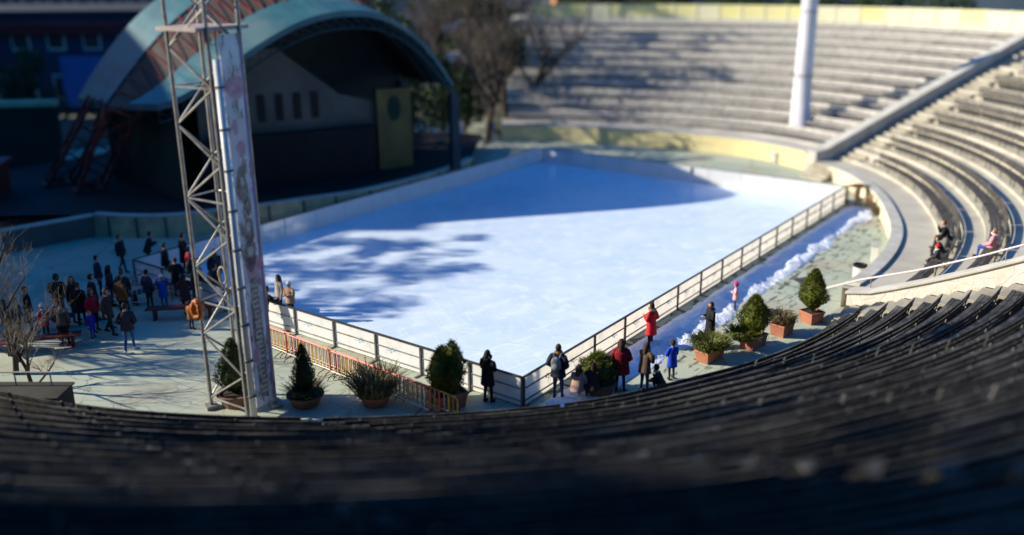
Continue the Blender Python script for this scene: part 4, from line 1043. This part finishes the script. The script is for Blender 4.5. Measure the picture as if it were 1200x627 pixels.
# ------------------------------------------------------------------ people
def smooth_bm(bm, it):
    for _ in range(it): bmesh.ops.smooth_vert(bm, verts=bm.verts, factor=.5, use_axis_x=True, use_axis_y=True, use_axis_z=True)
def person(label, loc, face, h=1.7, pose='stand', coat=(.03,.03,.035), coatlen=.80, legs=(.04,.05,.09), shoes=(.03,.025,.02), hair=(.03,.02,.015), longhair=False, hat=None, pompom=False, hood=None, fur=None, scarf=None, arms='down', lean=0.0, bag=None, quilt=False, turn=0.0, group=None, gloves=None, wide=1.0):
    s = h/1.72; V = Vector
    child = h < 1.35; hs_ = 1.25 if child else 1.0
    t = thing('person', label, 'person', tuple(loc), R(face-90), group)
    if pose == 'sit': hip = V((0,0,.53)); kn = [(-.12,.42,.52),(.12,.44,.50)]; an = [(-.11,.43,.09),(.13,.50,.09)]
    elif pose == 'crouch': hip = V((0,-.12,.36)); kn = [(-.16,.26,.52),(.16,.22,.48)]; an = [(-.12,.05,.08),(.13,.02,.08)]
    elif pose == 'walk': hip = V((0,0,.91)); kn = [(-.09,-.02,.50),(.09,.15,.49)]; an = [(-.09,-.24,.13),(.09,.20,.085)]
    else: hip = V((0,0,.92)); kn = [(-.10,.02,.49),(.10,.04,.49)]; an = [(-.11,-.02,.085),(.12,.03,.085)]
    ln = lean + (.10 if pose == 'sit' else 0) + (.45 if pose == 'crouch' else 0)
    upv = V((0, sin(ln), cos(ln)))
    chest = hip+upv*.36; neck = hip+upv*.54; sh = hip+upv*.49
    head = neck+upv*.05+V((0,.025,.115*hs_))
    caps = []   # a, b, ra, rb, material
    def cap(a, b, ra, rb, m): caps.append((V(a), V(b), ra, rb, m))
    ROT = Matrix.Rotation(R(turn), 3, 'Z')
    cap(hip+V((-.07,0,0)), hip+V((.07,0,0)), .125, .125, 1); cap(hip+V((-.05,0,.05)), chest+V((-.07,0,0)), .12, .13, 2); cap(hip+V((.05,0,.05)), chest+V((.07,0,0)), .12, .13, 2)
    cap(sh+V((-.155,0,-.02)), sh+V((.155,0,-.02)), .075, .075, 2); cap(sh, neck+upv*.05, .062, .055, 0)
    for i, sx_ in enumerate((-1,1)):
        k, a = V(kn[i]), V(an[i]); cap(hip+V((sx_*.09,.01,-.03)), k, .092, .062, 1); cap(k, a, .060, .042, 1); cap(a+V((0,-.03,-.03)), a+V((0,.15,-.042)), .046, .040, 3)
    A = {'down':[(-.27,-.02,-.30),(-.26,.06,-.55)], 'pocket':[(-.30,-.08,-.28),(-.17,.15,-.46)], 'front':[(-.25,.04,-.27),(-.07,.27,-.20)], 'rail':[(-.25,.14,-.24),(-.16,.40,-.26)], 'lap':[(-.24,.06,-.27),(-.08,.30,-.40)], 'chin':[(-.22,.16,-.26),(-.05,.24,.02)], 'up':[(-.30,.05,-.10),(-.20,.16,.20)]}
    if isinstance(arms, str): arms = (arms, arms)
    hands = []
    for i, sx_ in enumerate((-1,1)):
        e, w_ = [V((abs(q[0])*sx_, q[1], q[2])) for q in A[arms[i]]]
        S = sh+V((sx_*.185,0,-.02)); e = sh+e; w_ = sh+w_
        cap(S, e, .062, .050, 2); cap(e, w_, .050, .034, 2)
        fd = (w_-e).normalized(); cap(w_, w_+fd*.075, .034, .036, 4); hands.append((w_, fd, sx_))
    bm = bmesh.new()
    def add_capsule(a, b, ra, rb):
        d = b-a; l = d.length; q = d.to_track_quat('Z','Y') if l > 1e-6 else Matrix.Identity(3).to_quaternion()
        mb = MB(); prof = []
        for i in range(5): u = -pi/2+pi/2*i/4; prof.append((max(ra*cos(u),.0005), ra*sin(u)))
        for i in range(5): u = pi/2*i/4; prof.append((max(rb*cos(u),.0005), l+rb*sin(u)))
        mb.lathe((0,0,0), prof, 10); vs = [bm.verts.new(q @ V(v)+a) for v in mb.v]
        for f in mb.f: bm.faces.new([vs[i] for i in f])
    def add_ell(c, r):
        mb = MB(); mb.ell((0,0,0), r, 14, 10); vs = [bm.verts.new(ROT @ V(v)+c) for v in mb.v]
        for f in mb.f:
            try: bm.faces.new([vs[i] for i in f])
            except ValueError: pass
    for c in caps: add_capsule(*c[:4])
    hr = V((.076,.094,.115))*hs_
    def hp(x, y, z): return head + ROT @ (V((x,y,z))*hs_)
    add_ell(head, hr); add_ell(hp(0,.035,-.065), V((.05,.05,.05))*hs_); add_ell(hp(0,.098,-.012), V((.014,.024,.022))*hs_)
    for sx_ in (-1,1): add_ell(hp(sx_*.078,-.005,-.01), V((.014,.022,.032))*hs_)
    bmesh.ops.remove_doubles(bm, verts=bm.verts, dist=.0008)
    me = bpy.data.meshes.new('tmp'); bm.to_mesh(me); bm.free()
    ob = bpy.data.objects.new('tmp', me); COL.objects.link(ob)
    rm = ob.modifiers.new('r','REMESH'); rm.mode = 'VOXEL'; rm.voxel_size = .021
    dg = bpy.context.evaluated_depsgraph_get(); ev = ob.evaluated_get(dg); me2 = bpy.data.meshes.new_from_object(ev)
    bpy.data.objects.remove(ob); bpy.data.meshes.remove(me)
    bm = bmesh.new(); bm.from_mesh(me2); smooth_bm(bm, 2)
    def near(p):
        best = 9; bmat = 0
        for a, b, ra, rb, m in caps:
            d = b-a; L2 = d.length_squared; u = max(0, min(1, (p-a).dot(d)/L2)) if L2 > 0 else 0
            dist = (p-(a+d*u)).length-(ra+(rb-ra)*u)
            if dist < best: best, bmat = dist, m
        dh = V(((p-head).x/hr.x,(p-head).y/hr.y,(p-head).z/hr.z)).length
        if (dh-1)*.1 < best: bmat = 0
        return bmat
    for f in bm.faces: f.material_index = near(f.calc_center_median()); f.smooth = True
    # fingers, eyes and mouth join the same mesh
    mb = MB()
    for w_, fd, sx_ in hands:
        side = fd.cross(V((0,0,1))); side = side.normalized() if side.length > .1 else V((1,0,0)); pn = fd.cross(side).normalized()
        if pn.y < 0: pn = -pn
        for j, (o_, l) in enumerate(((-.027,.062),(-.009,.074),(.009,.070),(.027,.054))):
            b = w_+fd*.085+side*o_; k1 = b+fd*l*.5+pn*.006; k2 = b+fd*l*.85+pn*.026
            mb.tube([b-fd*.03,b,k1,k2], [.0105,.0105,.0095,.007], 6, m=4)
        b = w_+fd*.03-side*.03*sx_; mb.tube([b, b-side*.028*sx_+fd*.025, b-side*.030*sx_+fd*.062+pn*.012], [.013,.012,.009], 6, m=4)
    for sx_ in (-1,1): mb.ell(tuple(hp(sx_*.031,.086,.010)), tuple(V((.012,.007,.008))*hs_), 8, 5, m=5)
    mb.ell(tuple(hp(0,.086,-.058)), tuple(V((.022,.008,.008))*hs_), 8, 5, m=6)
    vs = [bm.verts.new(v) for v in mb.v]
    for f, m in zip(mb.f, mb.m):
        try: nf = bm.faces.new([vs[i] for i in f]); nf.material_index = m; nf.smooth = True
        except ValueError: pass
    bmesh.ops.scale(bm, vec=(s,s,s), verts=bm.verts)
    bm.to_mesh(me2); bm.free()
    for q in (M['skin'], cloth(legs), cloth(coat), cloth(shoes), cloth(gloves) if gloves else M['skin'], M['eye'], M['lips']): me2.materials.append(q)
    me2.name = 'body'; b = bpy.data.objects.new('body', me2); COL.objects.link(b); b.parent = t
    def part(name, mb, m, par=t, smooth=True):
        mb.v = [tuple(V(v)*s) for v in mb.v]; o = mb.build(name, m, par, smooth=smooth); return o
    # coat with sleeves
    mb = MB(); rings = []
    hem = coatlen if pose in ('stand','walk') else hip.z-.06
    zs = [(0.0,.500,.13,.075),(.06,.47,.185,.105),(.20,.36,.215,.150),(.42,.20,.20,.150),(.62,.03,.215,.165)]
    npt = 18
    def ring(c, rx, ry, ph=0): return [c+V((rx*cos(2*pi*i/npt), ry*sin(2*pi*i/npt), 0)) for i in range(npt)]
    rings.append(ring(hip+upv*.535, .075, .07))
    steps = 14
    top = .50; bot = (hem-hip.z)
    for i in range(steps+1):
        u = i/steps; q = top+(bot-top)*u
        if q > .44: f_ = (.5-q)/.06; rx, ry = .13+.075*f_, .085+.045*f_
        else: f_ = (.44-q)/(.44-bot); rx, ry = .208+.030*f_-.018*sin(pi*f_), .142+.045*f_-.012*sin(pi*f_)
        rx *= wide; ry *= wide
        if quilt: rp = .010*abs(sin(pi*u*steps/2)); rx += rp; ry += rp
        c = hip+upv*q if q > 0 else hip+V((0,0,q))
        if pose in ('sit','crouch') and q < .1: ry += .03
        rings.append(ring(c, rx, ry))
    rings.append(ring(hip+V((0,0,bot+.01)) if bot < 0 else hip+upv*bot, .17, .13))
    mb.sweep(rings)
    for w_, fd, sx_ in hands:
        S = sh+V((sx_*.175,0,-.015)); i = 0 if sx_ < 0 else 1; e = V((abs(A[arms[i]][0][0])*sx_, A[arms[i]][0][1], A[arms[i]][0][2]))+sh
        pts = [S, S.lerp(e,.5)+V((sx_*.01,0,0)), e, e.lerp(w_,.5), w_]
        mb.tube(pts, [.082,.078,.070,.062,.052], 10)
    part('coat', mb, cloth(coat))
    # hair
    def shell(rx, ry, rz_, cut, c=V((0,-.012,.016)), n=18, k=12):
        mb = MB(); mb.ell((0,0,0), (rx,ry,rz_), n, k); keep = [f for f in mb.f if not cut(sum((V(mb.v[i]) for i in f), V())/len(f))]
        mb.f = keep; mb.m = [0]*len(keep); mb.v = [tuple(head+ROT @ ((V(v)+c)*hs_)) for v in mb.v]; return mb
    mb = shell(.088,.108,.118, lambda p: (p.y > .03 and p.z < .045) or p.z < -.075)
    if longhair:
        bk = hp(0,-.075,-.06); mb.tube([hp(0,-.06,.05), bk, bk+V((0,-.03,-.16))-upv*.02, bk+V((0,-.03,-.30))-upv*.03], [.075,.088,.085,.04], 10)
        for sx_ in (-1,1): mb.tube([hp(sx_*.06,.0,.06), hp(sx_*.085,.01,-.06), hp(sx_*.09,.03,-.2)], [.03,.034,.02], 8)
    part('hair', mb, cloth(hair))
    if hat:
        mb = shell(.098,.118,.135, lambda p: p.z < .015, V((0,-.012,.020)))
        ht = part('hat', mb, cloth(hat)); mb = MB(); mb.lathe(tuple(hp(0,-.012,.030)), [(.097*hs_,-.012),(.106*hs_,0),(.106*hs_,.03),(.097*hs_,.04)], 18, sy=1.18, cap=False); part('brim', mb, cloth(hat), ht)
        if pompom: mb = MB(); mb.ell(tuple(hp(0,-.02,.165)), (.045,.045,.045), 10, 7); part('pompom', mb, cloth((.8,.8,.8)), ht)
    if hood:
        mb = shell(.112,.135,.145, lambda p: p.y > .07 and p.z < .085, V((0,-.018,.008))); hd = part('hood', mb, cloth(hood))
    if fur:
        c = hp(0,-.02,-.115) ; mb = MB()
        mb.tube([c+V((.115*cos(2*pi*i/16),.115*sin(2*pi*i/16),.035*cos(2*pi*i/16+pi/2)*-1)) for i in range(17)], .042, 8); part('fur_collar', mb, cloth(fur))
    if scarf:
        c = hp(0,-.005,-.125); mb = MB(); mb.tube([c+V((.085*cos(2*pi*i/16),.088*sin(2*pi*i/16),.015*sin(4*pi*i/16))) for i in range(17)], .040, 8); mb.tube([c+V((.05,.09,-.02)), c+V((.06,.13,-.14)), c+V((.055,.15,-.28))], [.03,.035,.03], 6); part('scarf', mb, cloth(scarf))
    if bag:
        # a backpack is a thing of its own, resting on the wearer's back
        k = thing('backpack', bag[1], 'backpack', tuple(loc), R(face-90)); c = chest+V((0,-.235,-.06))
        mb = MB(); mb.ell((c.x,c.y,c.z), (.155,.095,.225), 14, 10); mb.v = [tuple(V(v)*s) for v in mb.v]; mb.build('sack', cloth(bag[0]), k, smooth=True)
        mb = MB(); mb.ell((c.x,c.y-.075,c.z-.07), (.115,.05,.11), 12, 8); mb.v = [tuple(V(v)*s) for v in mb.v]; mb.build('pocket', cloth(tuple(q*.8 for q in bag[0])), k, smooth=True)
        for sx_ in (-1,1):
            mb = MB(); S = sh+V((sx_*.11,0,0)); mb.tube([c+V((sx_*.09,.06,.18)), S+V((0,-.05,.085)), S+V((0,.08,.055)), chest+V((sx_*.12,.165,-.05)), c+V((sx_*.12,.08,-.16))], .018, 6); mb.v = [tuple(V(v)*s) for v in mb.v]; mb.build('strap', cloth(bag[0]), k, smooth=True)
    return t
BLK, NAVY, JEAN, BRN, WHT = (.014,.014,.017), (.02,.028,.05), (.05,.09,.20), (.07,.035,.02), (.75,.75,.75)
person('long dark haired person in a black coat holding a phone beside the leafy bush', (-.76,25.25,0), 55, 1.68, coat=BLK, coatlen=.62, legs=BLK, longhair=True, arms='front', fur=(.03,.03,.03))
person('person in a navy jacket and mustard scarf standing at the front rink corner', (1.36,25.45,0), 70, 1.76, coat=NAVY, coatlen=.74, legs=JEAN, hair=BRN, longhair=False, arms='pocket', scarf=(.42,.22,.04), bag=((.30,.32,.33),'pale grey backpack on the back of the person in mustard scarf'))
person('person in a long bright red quilted coat leaning toward the rink rails', (4.73,29.3,0), 140, 1.62, coat=(.75,.02,.035), coatlen=.55, legs=BLK, hair=(.03,.018,.012), fur=(.35,.24,.17), arms=('front','pocket'), quilt=True)
person('person in a wide maroon coat seen from behind near the stand', (3.30,25.95,0), 85, 1.70, wide=1.22, coat=(.30,.012,.025), coatlen=.62, legs=BLK, hair=(.06,.028,.018), longhair=True, arms='pocket', quilt=True)
person('long haired person in a brown coat and jeans right of the maroon coat', (4.02,25.85,0), 40, 1.62, coat=(.13,.085,.055), coatlen=.72, legs=JEAN, hair=(.07,.035,.02), longhair=True, arms='front', lean=.12)
person('small crouching child in a dark coat with a white scarf', (4.50,25.95,0), 150, 1.25, 'crouch', coat=(.035,.03,.025), legs=BLK, hair=BRN, scarf=WHT, arms='lap')
person('child in a vivid blue jacket standing beside the crouching child', (5.02,26.75,0), 110, 1.30, coat=(.012,.075,.60), coatlen=.60, legs=NAVY, hair=(.06,.03,.018), arms='front')
person('seated person in a pale pinkish coat at the foot of the near stand', (1.90,25.15,0), 60, 1.55, 'sit', coat=(.42,.27,.23), legs=(.3,.2,.17), hair=(.10,.05,.03), longhair=True, arms='lap', lean=.15)
person('seated dark clothed person squeezed next to the pale pinkish coat', (2.38,25.2,0), 85, 1.60, 'sit', coat=(.04,.028,.025), legs=BLK, hair=BRN, longhair=True, arms='lap', lean=.2)
person('person in a black coat behind the low trough, hands together, watching the rink', (6.75,29.35,0), 195, 1.62, coat=BLK, coatlen=.50, legs=BLK, hair=(.12,.05,.025), arms='front', fur=(.06,.035,.02), quilt=True)
person('small child in a pale pink jacket and bright pink hat by the snow', (8.44,32.82,0), 170, 1.08, coat=(.72,.42,.46), coatlen=.72, legs=(.05,.05,.12), hat=(.75,.04,.20), arms='front')
# people on the sunlit terraces
def on_bench(th, k, sec='right', fwd=.0):
    s = SEC[sec]; b = s['first']+k*s['p']; p = P(sec, th, b+.22, s['z0']+k*s['dz']+PL+.365-.50)
    return p
def inward(th): return th+180
p = on_bench(-23.5,0); p.z = max(p.z, 0)
person('man in a black jacket sitting forward on the first sunlit terrace bench, chin on hand', tuple(on_bench(-24,0)), inward(-24), 1.72, 'sit', coat=BLK, legs=BLK, hair=(.16,.06,.03), arms=('lap','chin'), lean=.25)
person('small child in a red hat and pale scarf on the first terrace bench', tuple(on_bench(-32.5,0)+Vector((0,0,.14))), inward(-30), 1.2, 'sit', coat=(.05,.05,.06), legs=BLK, hat=(.60,.02,.04), scarf=WHT, arms='lap')
person('dark clothed person hunched behind the child in the red hat', tuple(on_bench(-29.6,0)), inward(-32), 1.5, 'sit', coat=BLK, legs=BLK, arms='lap', lean=.3)
person('person in a pink jacket and blue jeans lounging on the second terrace bench', tuple(on_bench(-31.2,1)), inward(-40), 1.62, 'sit', coat=(.75,.33,.36), legs=(.04,.10,.42), hair=(.25,.12,.06), fur=(.8,.62,.6), arms='lap', lean=-.25)
q = on_bench(-27.0,0)
t = thing('travel_bag', 'grey cloth bag standing on the first terrace bench beside the man', 'bag', (q.x,q.y,q.z+.50), R(60))
mb = MB(); mb.lathe((0,0,0), [(.18,0),(.22,.05),(.20,.28),(.10,.36),(.02,.37)], 14, sy=.7); mb.build('sack', cloth((.20,.185,.165)), t, smooth=True)
mb = MB(); mb.tube([(-.1,0,.33),(-.06,0,.46),(.06,0,.46),(.1,0,.33)], .015, 6); mb.build('strap', cloth((.1,.09,.08)), t)
# crowd in the shade at the left
CR = 'crowd in the shade left of the rink'
DK = (.022,.024,.03)
for lb, loc, fc, h, kw in (
 ('man in a dark jacket and jeans with pale shoes walking out of the shade', (-13.16,29.4), 100, 1.76, dict(pose='walk', coat=(.03,.035,.05), coatlen=.80, legs=(.05,.10,.26), shoes=WHT, arms='pocket')),
 ('small child in a bright pink jacket and white hat by the leafless shrub', (-16.68,30.75), -40, 1.22, dict(coat=(.70,.05,.14), legs=DK, hat=WHT, pompom=True, scarf=WHT, arms='front', coatlen=.66)),
 ('person in dark grey with a dull red hat beside the pink child', (-16.05,30.6), -60, 1.5, dict(coat=(.05,.05,.055), hat=(.25,.02,.03), legs=DK)),
 ('dark clothed person standing under the leafless shrub', (-17.3,30.2), 0, 1.66, dict(coat=DK, legs=DK, arms='pocket')),
 ('person in black behind the pink child', (-17.5,31.3), 20, 1.72, dict(coat=BLK, legs=DK)),
 ('person in a crimson jacket with a brown hood in the crowd', (-15.15,31.3), -20, 1.62, dict(coat=(.45,.02,.05), legs=DK, hair=BRN, longhair=True, hood=(.14,.08,.05))),
 ('small child in a deep blue suit below the crimson jacket', (-15.0,30.7), -30, 1.0, dict(coat=(.02,.03,.42), legs=(.02,.03,.40), coatlen=.6)),
 ('person in a pale olive jacket in the middle of the crowd', (-14.75,31.6), 30, 1.50, dict(coat=(.32,.33,.22), legs=DK, hair=BRN, fur=(.6,.58,.5), arms='front')),
 ('person in a dull orange brown jacket behind the olive jacket', (-14.6,32.5), 60, 1.70, dict(coat=(.22,.09,.03), legs=DK, hair=BRN)),
 ('tall person in black behind the crimson jacket', (-15.6,32.4), 30, 1.80, dict(coat=BLK, legs=DK)),
 ('person in navy with a pale face scarf facing the tilted barrier', (-16.6,35.2), 10, 1.66, dict(coat=NAVY, legs=DK, scarf=(.4,.45,.5))),
 ('dark clothed person crossing the blue shade behind the barrier', (-16.9,38.2), -10, 1.66, dict(pose='walk', coat=DK, legs=DK)),
 ('stooping dark clothed person outside the left corner of the ice', (-15.9,38.6), 20, 1.68, dict(coat=DK, legs=DK, lean=.3, arms='front')),
 ('tall dark clothed person standing at the left corner of the ice', (-14.0,37.7), 40, 1.85, dict(coat=BLK, legs=DK, coatlen=.55)),
 ('child in a bright blue jacket and white hood before the left boards', (-13.49,33.7), -70, 1.30, dict(coat=(.015,.11,.62), legs=(.02,.08,.4), hat=WHT, hood=WHT, arms='up', coatlen=.62)),
 ('person in dark blue left of the child in the white hood', (-13.98,33.5), 60, 1.60, dict(coat=(.02,.035,.07), legs=DK, hair=BLK)),
 ('person in a red jacket behind the left leg of the tower', (-13.3,36.3), 30, 1.65, dict(coat=(.50,.015,.04), legs=DK)),
 ('person in black with a yellow banded hat seen through the tower', (-12.3,34.5), 30, 1.62, dict(coat=BLK, legs=DK, hat=(.35,.42,.06))),
 ('dark clothed person right behind the tower', (-11.5,33.9), 50, 1.70, dict(coat=DK, legs=DK, bag=((.10,.09,.08),'dark backpack on the person right behind the tower'))),
 ('small child in an orange jacket at the tower foot', (-11.7,31.4), 60, 1.05, dict(coat=(.45,.16,.03), legs=DK, coatlen=.65)),
 ('person in black leaning over the white boards beside the banner', (-8.95,31.15), 50, 1.68, dict(coat=BLK, legs=(.03,.045,.07), hair=BRN, arms='rail', lean=.35)),
 ('skater in a tan jacket and white hat inside the white boards', (-8.2,32.1), 240, 1.50, dict(coat=(.42,.27,.16), legs=BLK, hat=WHT, arms='front')),
 ('skater in a pale coat next to the tan jacket inside the boards', (-8.75,32.75), 220, 1.55, dict(coat=(.42,.38,.34), legs=BLK, hair=BRN, longhair=True)),
 ('dark clothed skater near the opening in the boards', (-10.2,33.2), 10, 1.70, dict(coat=BLK, legs=BLK)),
 ('person in grey left of the small deep blue child', (-15.7,30.1), 80, 1.60, dict(coat=(.06,.06,.07), legs=DK)),
 ('person in brown resting on the dark red bench under the shrub', (-17.0,29.35), 100, 1.6, dict(pose='sit', coat=(.06,.04,.03), legs=DK)),
):
    z = .05 if 'skater' in lb else 0
    person(lb, (loc[0],loc[1],z), fc, h, group=CR, **kw)
more = [((-14.5,31.0),'charcoal hooded person','just behind the walking man'),((-12.9,35.6),'dark green jacket wearer','outside the boards near the tower'),((-15.9,31.9),'black parka wearer','left of the crimson jacket'),((-16.3,32.3),'dark brown coat wearer','behind the pink child and the red hat'),
 ((-14.9,33.4),'slate coat wearer','just left of the tilted barrier'),((-15.6,33.9),'tall slate hooded person','behind the orange brown jacket'),((-12.3,33.9),'black hooded teenager','between the blue child and the tower'),((-12.4,33.0),'dark plum coat wearer','nearest the left leg of the tower'),
 ((-13.4,35.0),'black coated person','right outside the short run of boards'),((-12.0,35.6),'dark navy skater','on the ice behind the tower'),((-14.4,36.6),'pair partner in black','touching the corner boards'),((-17.0,32.6),'hooded figure in black','at the far left of the crowd')]
cols = [(.03,.03,.032),(.02,.035,.028),BLK,(.04,.028,.02),(.035,.04,.05),(.03,.034,.042),BLK,(.04,.018,.035),BLK,NAVY,BLK,BLK]
random.seed(21)
for (xy, who, where), c_ in zip(more, cols):
    person('%s %s' % (who, where), (xy[0],xy[1],.05 if 'skater' in who else 0), random.uniform(-40,120), random.uniform(1.55,1.82), random.choice(['stand','stand','walk']), coat=c_, coatlen=random.uniform(.55,.85), legs=random.choice([DK,BLK,(.03,.05,.10)]), hair=random.choice([BRN,BLK,(.10,.06,.03)]), longhair=random.random() < .4, hood=c_ if 'hooded' in who else None, arms=(random.choice(['down','pocket','front']),random.choice(['down','pocket'])), lean=random.uniform(0,.12), turn=random.uniform(-40,40), group=CR)
# two far off figures and their things by the dark trees
person('person in a pale jacket standing in the dark beyond the far corner', (-3.8,68.0,0), -60, 1.7, coat=(.55,.6,.7), legs=DK)
person('person in a bright blue jacket beyond the far corner of the ice', (-1.6,69.5,0), -60, 1.7, coat=(.03,.16,.45), legs=DK)
